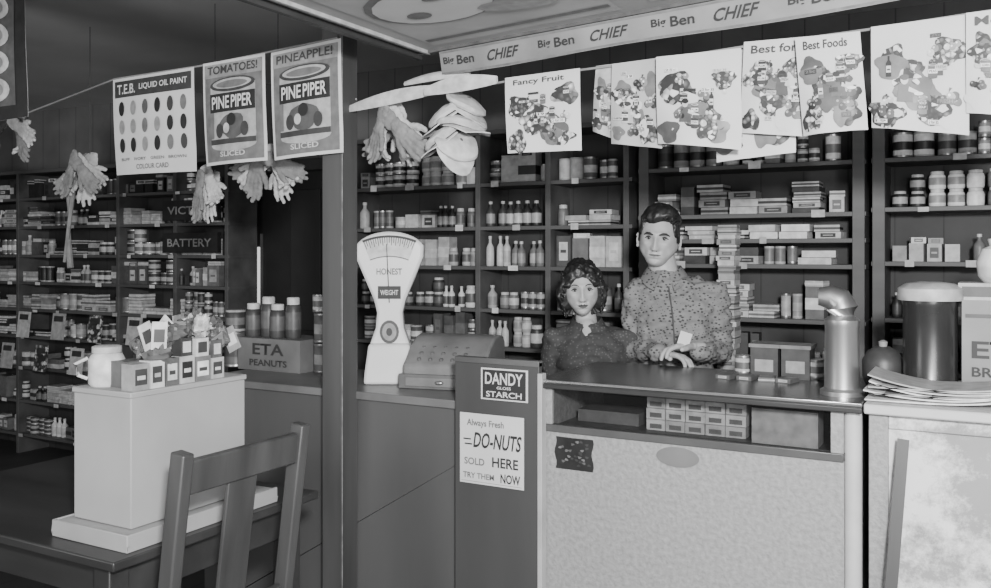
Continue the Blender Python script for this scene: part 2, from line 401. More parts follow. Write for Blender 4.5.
b=MB(); b.box(XS,XE,YC,YC+.02,0,WB-.012,LT); b.box(XS,XS+.02,YC+.02,3.2,0,H-.03,LT); b.box(XE-.02,XE,YC+.02,3.2,0,H-.03,LT); b.box(XS,XE,3.18,3.2,0,H-.03,M('case_inside',.05,.7)); b.box(XS+.02,XE-.02,YC+.02,3.18,WB-.03,WB-.012,G(2)); b.obj('carcass',e,bevel=.002)
b=MB(); FR=M('case_frame',.10,.35,.3,.15)
b.box(XS,XE,YC-.008,YC+.016,WB-.024,WB,FR); b.box(XS,XS+.035,YC-.006,YC+.016,WB,H-.03,LT); b.box(XE-.035,XE,YC-.006,YC+.016,WB,H-.03,LT); b.obj('window_frame',e,bevel=.002)
b=MB(); b.box(XS-.02,X2+.005,YC-.03,3.22,H-.026,H,M('case_top',.06,.25,0,.25,4)); b.box(XS-.022,X2+.007,YC-.036,YC-.03,H-.028,H-.012,M('dark_lip',.03,.4)); b.box(XS-.022,X2+.007,YC-.037,YC-.028,H-.010,H+.002,CHROME); b.obj('top_board',e,bevel=.003)
b=MB(); b.box(XS+.03,XE-.03,YC+.004,YC+.008,WB,H-.03,GLASS); b.obj('glass_pane',e)
b=MB(); b.lathe(XE+.022,YC+.022,0,[(.024,0),(.024,H-.028)],M('corner_post_paint',.5,.35),20); b.box(XE,XE+.03,YC+.02,3.2,0,H-.03,LT); b.obj('corner_post',e)
b=MB()
x=SX(655,2.9)
for j in range(3):
    xx=x
    while xx<SX(752,2.9):
        o=R.uniform(-.002,.002); b.box(xx+o,xx+.062+o,2.82,2.92,WB-.011+j*.036,WB-.011+j*.036+.034,G(R.choice([6,7,7]))); b.box(xx+.01,xx+.05,2.819,2.82,WB-.005+j*.036,WB+.010+j*.036,G(3)); xx+=.065
b.box(SX(757,2.85),SX(822,2.85),2.78,2.88,WB-.011,WB+.095,G(5)); b.box(XS+.06,XS+.28,2.85,3.0,WB-.011,WB+.03,G(3)); b.box(XS+.3,XS+.4,2.9,3.0,WB-.011,WB+.06,G(4))
b.obj('soap_bars')
sh=Sheet(lambda u,v,l:(u,YC-l-.001,v)); sh.disc(SX(678,YC),SZ(678,457,YC),.068,.031,M('oval_plate_mat',.15,.4),2,n=30); sh.mb.obj('oval_plate')
x0=SX(556,YC);x1=SX(593,YC)
sh=Sheet(lambda u,v,l:(x0+(x1-x0)*u+.004*sin(v*9),YC-l-.001-.004*sin(u*3)*v,SZ(575,470,YC)+.105*v)); sh.rect(0,0,1,1,G(0),1)
for i in range(30): sh.disc(R.uniform(.1,.9),R.uniform(.1,.9),.05,.04,G(R.choice([0,1,2,3])),2,n=8,wob=.2)
sh.mb.obj('torn_notice')
def sign(name,px0,px1,pyt,pyb,Y,fn):
    x0=SX(px0,Y);x1=SX(px1,Y);pm=(px0+px1)/2;z1=SZ(pm,pyt,Y);z0=SZ(pm,pyb,Y)
    sh=Sheet(lambda u,v,l:(x0+(x1-x0)*u,Y-l,z0+(z1-z0)*v)); fn(sh); return sh.mb.obj(name)
def s1(s):
    s.rect(0,0,1,1,PAPER,0); s.rect(.04,.05,.96,.95,INK,1); s.text('DANDY',.1,.5,.9,.87,PAPER); s.text('GLOSS',.35,.35,.65,.44,PAPER); s.text('STARCH',.12,.1,.88,.28,PAPER)
sign('starch_sign',481,528,369,401,2.654,s1)
def s2(s):
    s.rect(0,0,1,1,PAPER,0); s.rect(.03,.03,.97,.035,INKM,1,2)
    s.text('Always Fresh',.12,.8,.7,.92,INKM); s.text('DO-NUTS',.22,.52,.95,.74,INK,slant=.03); s.text('SOLD',.08,.27,.4,.37,INKM); s.text('HERE',.52,.27,.92,.41,INK)
    s.text('TRY THEM',.06,.08,.55,.16,INKM); s.text('NOW',.65,.06,.95,.19,INK); s.rect(.06,.62,.18,.64,INK,1,2); s.rect(.08,.55,.2,.57,INK,1,2)
sign('doughnut_sign',460,524,415,486,2.653,s2)
XRc=X2+.02
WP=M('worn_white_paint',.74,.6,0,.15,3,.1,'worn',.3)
e=empty('side_counter')
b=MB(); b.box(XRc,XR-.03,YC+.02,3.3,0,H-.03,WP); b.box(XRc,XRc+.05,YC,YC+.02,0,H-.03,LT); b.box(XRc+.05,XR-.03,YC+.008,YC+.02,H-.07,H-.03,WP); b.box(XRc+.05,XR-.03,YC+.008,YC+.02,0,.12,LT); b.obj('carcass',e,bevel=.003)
b=MB(); b.box(XRc-.01,XR-.03,YC-.03,3.32,H-.028,H,M('side_top',.55,.4,0,.1,4)); b.obj('top_board',e,bevel=.005)
b=MB(); b.beam((SX(888,2.6)-.03,2.5,0),(SX(903,2.66),2.672,SZ(903,440,2.66)),.03,.008,WOOD_D,(0,1,.1)); b.obj('shadow_strip')  # dark strip added in place of a diagonal shadow on the counter front

# ---------------------------------------------------------------- post, canopy, banner
b=MB(); b.box(-2.175,-2.082,2.6,2.693,0,CEIL,M('post_wood',.06,.45,0,.45,8,.15,stretch=(1,1,.1))); b.box(-2.178,-2.079,2.597,2.696,0,.12,WOOD_D); b.box(-2.086,-2.079,2.597,2.604,.12,CEIL,M('post_edge',.22,.6,0,.6,20))
b.obj('wooden_post',bevel=.004)
CZ=2.21; CX=-1.80; CY=2.69; SL=-.168
e=empty('ceiling_canopy')
def edge(u,off=0): x=CX+(XR-CX)*u; return Vector((x,CY+SL*(x-CX)+off,0))
p=[Vector((CX,.9,CZ)),Vector((XR,.9,CZ)),Vector((XR,edge(1).y,CZ)),Vector((CX,CY,CZ))]
b=MB(); up=Vector((0,0,.03)); b.add(p+[q+up for q in p],[(3,2,1,0),(4,5,6,7),(0,1,5,4),(1,2,6,5),(2,3,7,6),(3,0,4,7)],M('canopy_board',.40,.7,0,.25,2)); b.obj('panel',e)
b=MB(); b.beam((CX,.9,CZ-.012),(CX,CY,CZ-.012),.02,.02,WOOD_D,(1,0,0)); b.beam((CX+.05,.9,CZ-.006),(CX+.05,CY-.02,CZ-.006),.012,.012,G(5),(1,0,0))
b.beam(edge(0,-.01)+Vector((0,0,CZ-.004)),edge(1,-.01)+Vector((0,0,CZ-.004)),.012,.03,G(2),(0,1,0))
for x in(CX+.1,-.4,1.2):
    for y in(1.,2.1): b.tube([(x,y,CZ+.03),(x,y,CEIL)],.008,TIN)
b.obj('edge_trim',e)
def bmap(u,v,l):
    q=edge(.03+.97*u,-.02-l); return (q.x,q.y+.02*(1-v),CZ-.012-.078*(1-v)-.004*sin(u*22)*(1-v))
sh=Sheet(bmap); sh.rect(0,0,1,1,PAPER3,0,24); sh.rect(0,.9,1,.98,INKM,1,24); sh.rect(0,.02,1,.1,INKM,1,24)
for i in range(9):
    u=i*.118+.005
    sh.text('Big',u,.35,u+.014,.72,INK,3); sh.text('Ben',u+.018,.35,u+.04,.72,INK,3); sh.text('CHIEF',u+.055,.3,u+.092,.72,INK,3,slant=.004)
sh.mb.obj('paper_banner')
def under(x0,x1,y0,y1): return Sheet(lambda u,v,l:(x0+(x1-x0)*u,y0+(y1-y0)*v+SL*(x0+(x1-x0)*u-CX),CZ-.002-l))
sh=under(CX+.12,-.95,1.95,2.62); sh.rect(0,0,1,1,PAPER2,0); sh.disc(.35,.42,.3,.26,G(3),1); sh.disc(.36,.43,.28,.23,PAPER,2); sh.disc(.25,.5,.06,.05,INKM,3); sh.disc(.5,.33,.12,.04,INKM,3); sh.disc(.72,.6,.2,.1,G(4),3,wob=.1); sh.text('SLEEP',.6,.05,.95,.22,INKM,3); sh.rect(.02,.88,.98,.92,INKM,1)
sh.mb.obj('canopy_poster')
sh=under(-.85,.4,1.9,2.6); sh.rect(0,0,1,1,PAPER2,0); sh.text('WHEAT FLAKES',.05,.2,.95,.6,INKM); sh.mb.obj('canopy_poster')

# ---------------------------------------------------------------- posters
def d_can(s,u,v,w,h,lv):
    g=R.choice([0,1,2,3]); s.rect(u-w,v-h,u+w,v+h,G(g),lv,3); s.rect(u-w,v-h*.35,u+w,v+h*.35,G(7 if g<3 else 1),lv+.4,3); s.disc(u,v-h,w,h*.16,G(g),lv,14); s.disc(u,v+h,w,h*.2,G(6),lv+.4,16); s.disc(u,v+h,w*.8,h*.13,G(3),lv+.8,14); s.text(R.choice(['PEAS','CORN','SOUP','PLUM']),u-w*.8,v-h*.2,u+w*.8,v+h*.2,G(0) if g<3 else G(7),lv+1.2)
def d_bottle(s,u,v,w,h,lv):
    s.poly([(u-w,v-h),(u+w,v-h),(u+w,v+h*.3),(u+w*.35,v+h*.6),(u+w*.35,v+h),(u-w*.35,v+h),(u-w*.35,v+h*.6),(u-w,v+h*.3)],G(R.choice([0,1,3])),lv); s.rect(u-w*.9,v-h*.6,u+w*.9,v+h*.05,G(6),lv+.4,2); s.rect(u-w*.6,v-h*.4,u+w*.6,v-h*.25,G(1),lv+.8,2)
def d_fruit(s,u,v,r,asp,lv):
    for i in range(R.randint(4,7)):
        a=R.uniform(0,6.28); q=R.uniform(0,1.3)*r; g=R.choice([0,1,2,3,4,6]); cu=u+cos(a)*q/asp; cv=v+sin(a)*q*.7
        s.disc(cu,cv,r/asp*.62,r*.62,G(g),lv+i*.25,16,.04); s.disc(cu-r*.2/asp,cv+r*.22,r*.2/asp,r*.2,G(min(7,g+3)),lv+i*.25+.15,10); 
    s.poly([(u,v+r*.8),(u+r*.5/asp,v+r*1.4),(u+r*.1/asp,v+r*1.5)],G(1),lv+2)
def d_figure(s,u,v,k,asp,lv):
    s.poly([(u-.5*k/asp,v-k),(u+.55*k/asp,v-k),(u+.38*k/asp,v+.15*k),(u-.35*k/asp,v+.15*k)],G(R.choice([1,2,5])),lv); s.disc(u,v+.45*k,.25*k/asp,.32*k,G(6),lv+.5,16); s.disc(u,v+.62*k,.3*k/asp,.2*k,G(0),lv+.7,14,.06)
    s.poly([(u+.3*k/asp,v),(u+.9*k/asp,v-.3*k),(u+.85*k/asp,v-.5*k),(u+.25*k/asp,v-.3*k)],G(6),lv+.6); s.disc(u+.9*k/asp,v-.45*k,.3*k/asp,.12*k,G(7),lv+.8,14)
def produce(name,px0,px1,t0,t1,b0,b1,Y=2.68,curl=.01,wave=.004,base=PAPER,head=None,lean=0):
    x0=SX(px0,Y);x1=SX(px1,Y); zl=SZ(px0,t0,Y);zr_=SZ(px1,t1,Y); hl=zl-SZ(px0,b0,Y);hr=zr_-SZ(px1,b1,Y)
    sh=Sheet(hang_map(x0,x1,zl,zr_,hl,hr,Y,curl,wave,lean),.0013); sh.rect(0,0,1,1,base,0,14)
    asp=(x1-x0)/hl
    if head: sh.text(head,.12,.86,.8,.95,G(1),3)
    # ragged picture area: overlapping printed patches and paper-white gaps
    for i in range(13):
        sh.disc(.16+.68*((i*.37)%1),.14+.64*((i*.61)%1),R.uniform(.12,.2),R.uniform(.08,.15),R.choice([PRINT,PRINT2,PRINT2,G(2),G(3),PAPER]),1+i*.12,26,.15)
    for i in range(R.randint(5,7)): d_fruit(sh,R.uniform(.15,.85),R.uniform(.13,.75),R.uniform(.04,.07),asp,2.8)
    for i in range(3): d_can(sh,R.uniform(.15,.85),R.uniform(.2,.75),.05/asp*.8,.055,4.4)
    for i in range(2): d_bottle(sh,R.uniform(.15,.85),R.uniform(.3,.7),.025/asp,.10,4.6)
    if R.random()<.7: d_figure(sh,R.uniform(.35,.65),R.uniform(.35,.6),.14,asp,4.2)
    for i in range(5):
        u=R.uniform(.03,.7);v=R.uniform(.04,.85); w_=R.uniform(.10,.2); h=R.uniform(.025,.05)
        sh.rect(u,v,u+w_,v+h,G(R.choice([6,7,1])),6,2); sh.text(R.choice(['25c','19','2 for 35','FRESH','39c']),u+.01,v+h*.2,u+w_*.9,v+h*.85,G(R.choice([0,3])),6.6)
    return sh.mb.obj(name)
produce('grocery_poster',505,580,78,68,153,150,head='Fancy Fruit')
produce('grocery_poster',596,628,66,62,130,142,Y=2.72,wave=.006,base=G(5),lean=-.02)
produce('grocery_poster',612,664,64,57,143,148,Y=2.69,wave=.008,base=PAPER2,lean=-.01)
produce('grocery_poster',656,741,57,48,143,150,Y=2.65,curl=.03,head=None)
produce('grocery_poster',744,812,42,36,132,136,Y=2.70,head='Best for',lean=-.015)
produce('grocery_poster',795,860,38,31,136,130,Y=2.66,curl=.025,head='Best Foods',lean=.02)
produce('grocery_poster',871,969,27,14,127,135,Y=2.68,curl=.015,wave=.008,head=None)
produce('grocery_poster',966,1040,13,4,112,118,Y=2.66,head='Meats')
produce('grocery_poster',715,795,52,44,162,152,Y=2.735,base=PAPER)
def cordpath(pxs,Y,dz=0):
    return [(SX(px,Y),Y,SZ(px,py,Y)+dz) for px,py in pxs]
b=MB(); b.tube(cordpath([(357,103),(450,90),(580,70),(665,59),(741,47),(872,29),(969,14),(1040,3)],2.71)+[(XR,2.71,2.16)],.004,ROPE); b.tube([(-2.08,2.68,2.07),(SX(357,2.71),2.71,SZ(357,103,2.71))],.004,ROPE)
b.obj('hanging_line')
b=MB(); b.tube(cordpath([(-60,128),(30,112),(115,79),(200,66),(338,38)],2.585)+[(-2.10,2.595,2.34)],.004,ROPE); b.obj('hanging_line')
def chart(px0,px1,t0,t1,b0,b1,Y,name,fn,curl=.012):
    x0=SX(px0,Y);x1=SX(px1,Y); zl=SZ(px0,t0,Y);z2=SZ(px1,t1,Y)
    sh=Sheet(hang_map(x0,x1,zl,z2,zl-SZ(px0,b0,Y),z2-SZ(px1,b1,Y),Y,curl,0)); sh.rect(0,0,1,1,PAPER,0,12); fn(sh); return sh.mb.obj(name)
def f_paint(s):
    s.rect(.03,.8,.97,.97,G(1),1); s.text('T.E.B.',.07,.83,.3,.93,PAPER,3); s.text('LIQUID OIL PAINT',.35,.85,.93,.92,PAPER,3)
    for j in range(3):
        for i in range(6): s.disc(.12+i*.152,.68-j*.19,.036,.075,G(R.choice([0,0,1,2,3,4])),2)
    s.text('BUFF    IVORY    GREEN   BROWN',.1,.14,.9,.17,INKM); s.text('COLOUR CARD',.3,.05,.7,.1,INKM)
chart(113,194,80,67,175,171,2.57,'paint_colour_chart',f_paint)
def f_can(top):
    def f(s):
        s.rect(.04,.03,.96,.97,G(3),1,8); s.rect(.04,.84,.96,.97,G(4),2,6); s.text(top,.1,.87,.9,.95,G(1),4)
        s.rect(.14,.18,.86,.76,G(5),2,6); s.disc(.5,.18,.36,.06,G(5),2); s.disc(.5,.76,.36,.07,G(1),3,n=28); s.disc(.5,.765,.31,.05,G(5),4,n=28); s.disc(.5,.76,.25,.035,G(3),4.4,n=24)
        s.rect(.14,.5,.86,.68,G(0),3,6); s.text('PINE',.18,.53,.47,.65,PAPER,5); s.text('PIPER',.5,.53,.82,.65,PAPER,5)
        s.rect(.14,.19,.86,.24,G(1),3,6); s.disc(.5,.36,.2,.12,G(2),3.5,22,.08); s.disc(.5,.42,.07,.06,G(0),5); s.disc(.42,.34,.05,.05,G(6),5); s.disc(.3,.32,.06,.07,G(1),4); s.disc(.7,.32,.06,.07,G(1),4); s.rect(.14,.25,.2,.5,G(3),3.4,3)
        s.text('SLICED',.3,.07,.7,.12,G(6),4)
    return f
chart(203,265,64,53,166,160,2.57,'tinned_fruit_poster',f_can('TOMATOES!'))
chart(271,341,53,38,160,152,2.56,'tinned_fruit_poster',f_can('PINEAPPLE!'))
def f_lid(s):
    s.rect(0,0,1,1,G(0),1,6); s.rect(.25,.1,.85,.93,G(2),2,6)
    for k in range(4): s.disc(.58,.82-.2*k,.2,.09,G(6),3); s.disc(.58,.82-.2*k,.12,.055,G(4),4)
chart(-40,25,-25,-12,128,116,2.2,'lid_display_card',f_lid)

# ---------------------------------------------------------------- gloves, caps
def hand_parts(w,d,n,scale=1,side=1,curl=(.25,.3,.25),cuff=False,spread=.12,thumb_in=0.,rs=1.):
    w=Vector(w);d=Vector(d).normalized();n=Vector(n); n=(n-d*n.dot(d)).normalized(); s=d.cross(n)*side; k=scale; P=[]
    offs=[-.030,-.010,.011,.030]; L=[.070,.078,.072,.056]; kn=[.086,.092,.088,.078]
    P.append(capsule(w-d*.03*k,w+d*.03*k,.024*k,.027*k,flat=(n,.7)))
    for i in range(4):
        kp=w+d*kn[i]*k+s*offs[i]*k
        P.append(capsule(w+s*offs[i]*.6*k+d*.01*k,kp,.0145*k,.0115*k))
        dr=(d+s*offs[i]/.03*spread).normalized(); p=kp; cn=n
        for q,(fr,cu) in enumerate(zip((.45,.3,.25),curl)):
            dr=(dr*cos(cu)+cn*sin(cu)).normalized(); p2=p+dr*L[i]*fr*k
            r0=(.0092-.0008*q)*k*rs
            P.append(capsule(p,p2,r0,r0-.0006*k,12)); cn=(cn-dr*cn.dot(dr)).normalized(); p=p2
    tb=w+d*.025*k-s*.026*k; td=(d*.75-s*.66+n*.25*(1+thumb_in)).normalized()
    P.append(capsule(w+d*.01*k-s*.01*k,tb+td*.02*k,.015*k,.013*k)); p=tb+td*.02*k; p2=p+td*.032*k; P.append(capsule(p,p2,.0115*k*rs,.0105*k*rs)); td2=(td+d*.45).normalized(); P.append(capsule(p2,p2+td2*.026*k,.0102*k*rs,.0088*k*rs))
    if cuff: P.append(capsule(w-d*.07*k,w-d*.01*k,.036*k,.032*k,flat=(n,.45)))
    return P
GLV=M('white_cotton',.5,.9,0,.3,25,.3); GLVD=M('grey_cotton',.2,.9,0,.3,25,.3)
gms=[]
for i,cu in enumerate(((.15,.2,.2),(.4,.4,.3),(-.1,.35,.35))):
    gm=fuse('glove',hand_parts((0,0,0),(0,0,-1),(0,-1,0),1.0,1,cu,True,(.2,.3,.1)[i],rs=1.35),.0042,2,GLV if i<2 else GLVD,wrinkle=.005,wscale=.03)
    gms.append(gm.data); bpy.data.objects.remove(gm)
def glove_bunch(pxs,py,Y,n,spreadx,spreadz,rot=0.5):
    X=SX(pxs,Y);Z=SZ(pxs,py,Y); e=empty('work_gloves',(X,Y,Z))
    for i in range(n):
        o=bpy.data.objects.new('glove',gms[i%3 if i else 2]); bpy.context.collection.objects.link(o); o.parent=e
        q=(i+.5)/n-.5; fl=i%2
        o.location=(q*2*spreadx+R.uniform(-.01,.01),-.01-.022*((i*2)%n),-.05-R.uniform(0,spreadz))
        o.rotation_euler=(R.uniform(-.25,.25),-q*2*rot*(-1 if fl else 1)+R.uniform(-.25,.25),R.uniform(-.5,.5)+(pi if fl else 0)); k=R.uniform(.82,1.0); o.scale=(k,k*.8,k)
    b=MB(); b.tube([(0,0,.0),(0,-.02,-.06)],.003,ROPE); b.obj('tie',e)
glove_bunch(400,112,2.76,6,.07,.03,1.25)
glove_bunch(90,156,2.9,6,.09,.04,1.1)
glove_bunch(215,170,2.9,5,.05,.05,.55)
glove_bunch(278,152,2.87,6,.09,.015,1.4)
glove_bunch(20,118,2.8,7,.2,.04,1.2)
b=MB(); b.tube([(SX(73,2.9),2.88,SZ(73,190,2.9)),(SX(72,2.9),2.88,SZ(72,235,2.9)),(SX(76,2.9),2.87,SZ(76,268,2.9))],[.02,.012,.016],GLVD,8); b.tube([(SX(80,2.9),2.87,SZ(80,180,2.9)),(SX(70,2.9),2.87,SZ(70,262,2.9))],[.012,.008],GLVD,8); b.obj('hanging_rag')
for px,z1 in((90,154),(215,168),(278,150),(20,116)):
    b=MB(); Y=2.885; b.tube([(SX(px,Y),Y,SZ(px,z1,Y)),(SX(px,Y),Y,CEIL)],.0018,M('dark_string',.06,.9)); b.obj('hanging_string')
def cap(b,Mx,m1,m2):
    b.lathe(0,0,0,[(.080,0),(.088,.010),(.094,.024),(.088,.042),(.06,.058),(.03,.064),(.005,.066)],[m2,m1,m1,m1,m1,m1],24,Mx)
    n=14; vs=[]
    for k in range(n+1):
        a=pi+pi*k/n; vs.append((.082*cos(a),.082*sin(a),.006)) 
    for k in range(n+1):
        a=pi+pi*k/n; vs.append((.088*cos(a),.155*sin(a)*(.55+.45*abs(sin(a))),-.014*abs(sin(a))))
    N=len(vs); vs2=[(x,y,z-.005) for x,y,z in vs]; f=[(k,k+1,n+2+k,n+1+k) for k in range(n)]
    f2=[[i+N for i in q][::-1] for q in f]; edge_=[(n+1+k,n+2+k,N+n+2+k,N+n+1+k) for k in range(n)]
    b.add(vs+vs2,f+f2+edge_,m1,Mx); b.ell((0,0,.066),(.008,.008,.005),m2,8,6,Mx)
e=empty('cloth_caps',(SX(463,2.72),2.72,SZ(463,98,2.72)))
# soft caps hung together by their bands, peaks poking out at different sides
for i,(dx,dz,tz,rx,ry,sc) in enumerate(((.02,-.03,1.1,.45,.18,.9),(-.02,-.07,-1.2,.25,-.30,.95),(.022,-.11,.9,-.15,.26,1.0),(-.02,-.145,-.9,.3,-.34,.95),(.015,-.175,.6,.75,.20,.9))):
    b=MB(); cap(b,Matrix.Translation((dx,-.03-.012*i,dz-.01))@Matrix.Rotation(ry,4,'Y')@Matrix.Rotation(tz+.4,4,'Z')@Matrix.Rotation(rx,4,'X')@Matrix.Diagonal((sc,sc*.85,sc*.7,1)),GLV,G(0) if i%2 else G(2))
    for j,v in enumerate(b.v):
        q=Vector(v); o=noise.noise_vector(q*18+Vector((i,0,0)))*.010; b.v[j]=tuple(q+Vector(o))
    b.obj('cap_%d'%(i+1),e)
b=MB(); b.tube([(0,-.02,-.2),(0,-.01,.03)],.003,ROPE); b.obj('tie',e)
def folded(pa,pb,Y,hgt,name):
    xa_,za=SX(pa[0],Y),SZ(pa[0],pa[1],Y); xb_,zb=SX(pb[0],Y),SZ(pb[0],pb[1],Y); b=MB(); n=20; vs=[]
    for i in range(n+1):
        u=i/n; x=xa_+(xb_-xa_)*u; z=za+(zb-za)*u+.006*sin(u*pi); h=hgt*(.25+.75*sin(pi*min(1,u*.8+.1)))
        for (dy,dz) in((-.012,0),(-.022,.4),(-.012,1),(.01,1),(.016,.4)): vs.append((x,Y+dy*(.4+.6*sin(pi*u)),z+h*(dz-.5)))
    f=[(i*5+k,i*5+(k+1)%5,(i+1)*5+(k+1)%5,(i+1)*5+k) for i in range(n) for k in range(5)]; f+=[[0,1,2,3,4],[n*5+k for k in range(5)][::-1]]
    b.add(vs,f,GLV); return b.obj(name,ang=70)
folded((350,109),(447,88),2.65,.05,'folded_apron'); folded((425,92),(497,80),2.62,.055,'folded_apron'); folded((405,84),(470,73),2.69,.03,'folded_apron')

# ---------------------------------------------------------------- weighing scale
def scale():
    X=SX(386,2.9); e=empty('counter_scale',(X,2.93,.981),radians(30))
    out=[( .0+.142*sin(radians(-70+140*i/14)),.515+.085*cos(radians(-70+140*i/14))) for i in range(15)]+[(.132,.5),(.062,.33),(.05,.28),(.055,.22),(.08,.15),(-.08,.15),(-.055,.22),(-.05,.28),(-.062,.33),(-.135,.5)]
    b=MB(); b.prism(out,-.04,.04,ENAMEL); b.obj('housing',e,bevel=.012)
    sh=Sheet(lambda u,v,l:(u,-.0415-l,v))
    def arc(r0,r1,a0,a1,mat,lv,n=20):
        for i in range(n):
            p=[]
            for r,a in((r0,i),(r1,i),(r1,i+1),(r0,i+1)):
                t=radians(a0+(a1-a0)*a/n); p.append((r*sin(t),.30+r*cos(t)))
            sh.poly(p,mat,lv)
    arc(.20,.285,-22,22,G(6),1); arc(.276,.285,-22,22,INK,2); arc(.20,.204,-22,22,INKM,2)
    for i in range(23):
        t=radians(-21+42*i/22); r0=.255 if i%2 else .245
        sh.poly([(r*sin(t+o),.30+r*cos(t+o)) for r,o in((r0,-.005),(.278,-.005),(.278,.005),(r0,.005))],INK,3)
    sh.poly([(-.002,.32),(-.012,.55),(-.009,.55),(.002,.32)],INK,4)
    sh.rect(-.045,.335,.045,.385,INK,2,3); sh.text('WEIGHT',-.035,.35,.035,.37,PAPER,4); sh.text('HONEST',-.05,.43,.05,.455,INKM,3)
    sh.disc(0,.205,.038,.046,G(1),2); sh.disc(0,.205,.028,.035,G(4),3); sh.disc(0,.205,.012,.016,G(0),4)
    sh.mb.obj('dial',e)
    b=MB(); b.prism([(-.10,0),(.10,0),(.095,.05),(.08,.16),(-.08,.16),(-.095,.05)],-.07,.09,ENAMEL); b.obj('base',e,bevel=.012)
    b=MB(); b.box(.10,.2,-.03,.03,.02,.06,ENAMEL); b.lathe(.20,.03,.06,[(.02,0),(.015,.05),(.1,.055),(.115,.07),(.11,.07),(.09,.06)],TIN,28); b.obj('platter',e,bevel=.002)
    b=MB(); 
    for sx in(-.08,.08): b.lathe(sx,-.05,-.001,[(.014,0),(.014,.01)],G(1),12)
    b.obj('feet',e)
scale()
X=SX(442,2.92); e=empty('cash_register',(X,3.0,.981),radians(12))
RM=M('register_enamel',.17,.4,0,.3,8); RM2=M('register_body',.12,.4,0,.25,8)
b=MB(); prof=[(-.13,0),(.15,0),(.15,.16),(.13,.185),(.06,.195),(.0,.185),(-.06,.15),(-.10,.11),(-.13,.09)]
vs=[(-.16,y,z) for y,z in prof]+[(.17,y,z) for y,z in prof]; n=len(prof)
b.add(vs,[(i,(i+1)%n,n+(i+1)%n,n+i) for i in range(n)]+[list(range(n))[::-1],list(range(n,2*n))],RM); b.obj('hood',e,bevel=.01)
b=MB(); b.box(-.17,.18,-.145,.15,0,.055,RM2); b.box(-.14,.15,-.15,-.145,.01,.045,RM); b.ell((0,-.155,.028),(.018,.01,.008),TIN,12,8); b.obj('drawer',e,bevel=.004)
b=MB()
for i in range(5):
    for j in range(3): b.lathe(-.1+i*.045,-.105+.025*j,.098+.02*j,[(.008,0),(.008,.014),(.005,.017)],G(2),10)
b.obj('keys',e)

X=SX(842,2.82); e=empty('straw_dispenser',(X,2.82,H))
BR=M('brushed_tin',.5,.32,.9,.25,6,stretch=(1,1,.1))
b=MB(); b.lathe(0,0,0,[(.062,0),(.062,.012),(.05,.02),(.048,.2),(.05,.205),(.05,.22),(.03,.235)],BR,28); b.obj('barrel',e)
b=MB(); b.tube([(0,0,.21),(0,0,.255),(-.01,0,.275),(-.035,-.005,.287),(-.065,-.01,.288)],[.047,.046,.042,.035,.026],BR,18); b.obj('spout',e)
Yr=3.0; X=SX(930,Yr)
b=MB(); r=.075; hh=SZ(930,300,Yr)-H
b.lathe(X,Yr,H,[(r,0),(r*1.02,.006),(r*1.02,.014),(r,.018),(r,hh*.5),(r,hh-.02),(r*1.02,hh-.016),(r*1.02,hh)],M('canister_dark',.07,.25,.7,.2,8),32); b.obj('storage_canister')
b=MB(); b.lathe(X,Yr,H+hh,[(r*1.2,0),(r*1.22,.01),(r*1.2,.035),(r*.9,.05),(.03,.055)],G(5),32); b.obj('canister_lid')
x0=SX(958,2.98)+.01; b=MB(); b.box(x0,x0+.26,2.98,3.18,H,SZ(956,300,2.98),M('carton_board',.25,.8,0,.2,5)); b.box(x0+.01,x0+.25,2.975,2.98,SZ(956,300,2.98)-.05,SZ(956,300,2.98)-.04,G(1))
sh=Sheet(lambda u,v,l:(x0+.26*u,2.98-l-.001,H+.2*v)); sh.text('ETA',.1,.55,.8,.8,INK); sh.text('BRAND',.1,.28,.7,.42,INK); b.add(sh.mb.v,sh.mb.f,INK); b.obj('cardboard_carton',bevel=.002)
b=MB(); zt=SZ(956,300,2.98); b.box(x0-.01,x0+.24,2.99,3.17,zt,zt+.05,G(5)); b.box(x0,x0+.2,2.988,2.99,zt+.01,zt+.04,G(1)); b.obj('biscuit_box')
b=MB(); b.lathe(x0+.11,3.07,zt+.05,[(.055,0),(.07,.02),(.075,.06),(.06,.1),(.04,.11),(.045,.13),(.01,.14)],G(7),24); b.obj('lidded_jar')
b=MB()
for i in range(7):
    z0=H+.001+i*.006; xs=SX(872,2.8)+R.uniform(-.02,.03); w_=R.uniform(.3,.4); n=10; vs=[]
    for j in range(n+1):
        u=j/n
        for yy in(0,1): vs.append((xs+w_*u,2.72+yy*.2,z0+.006+.02*(1-u)**3*(i%3)+.02*u**4))
    m=len(vs); vs2=[(x,y,z-.004) for x,y,z in vs]
    f=[(2*j,2*j+2,2*j+3,2*j+1) for j in range(n)]; f2=[[q+m for q in a][::-1] for a in f]; f3=[(2*j,m+2*j,m+2*j+2,2*j+2) for j in range(n)]
    b.add(vs+vs2,f+f2+f3,G(R.choice([5,6,7,4])))
b.obj('newspaper_stack')
b=MB(); X=SX(883,3.05); b.lathe(X,3.05,H,[(.05,0),(.06,.03),(.062,.08),(.045,.11),(.02,.125)],G(1),22); b.lathe(X,3.05,H+.125,[(.012,0),(.014,.015),(.005,.02)],G(4),12); b.obj('round_crock')
b=MB()
for px,kk in((742,'t'),(766,'b'),(797,'b'),(815,'t')):
    X=SX(px,3.1)
    if kk=='t': can(b,X,3.12,H,.03,.07,G(5),G(2))
    else: b.box(X-.045,X+.045,3.07,3.17,H,H+.10,G(1)); b.box(X-.05,X+.05,3.065,3.175,H+.1,H+.112,G(3)); b.box(X-.03,X+.03,3.068,3.07,H+.02,H+.06,G(4))
b.obj('tea_tins')
b=MB()
for i in range(4): pack(b,SX(726+i*20,2.98),3.0,H,.05,.07,.014,G(2),G(5),R.uniform(-.3,.3))
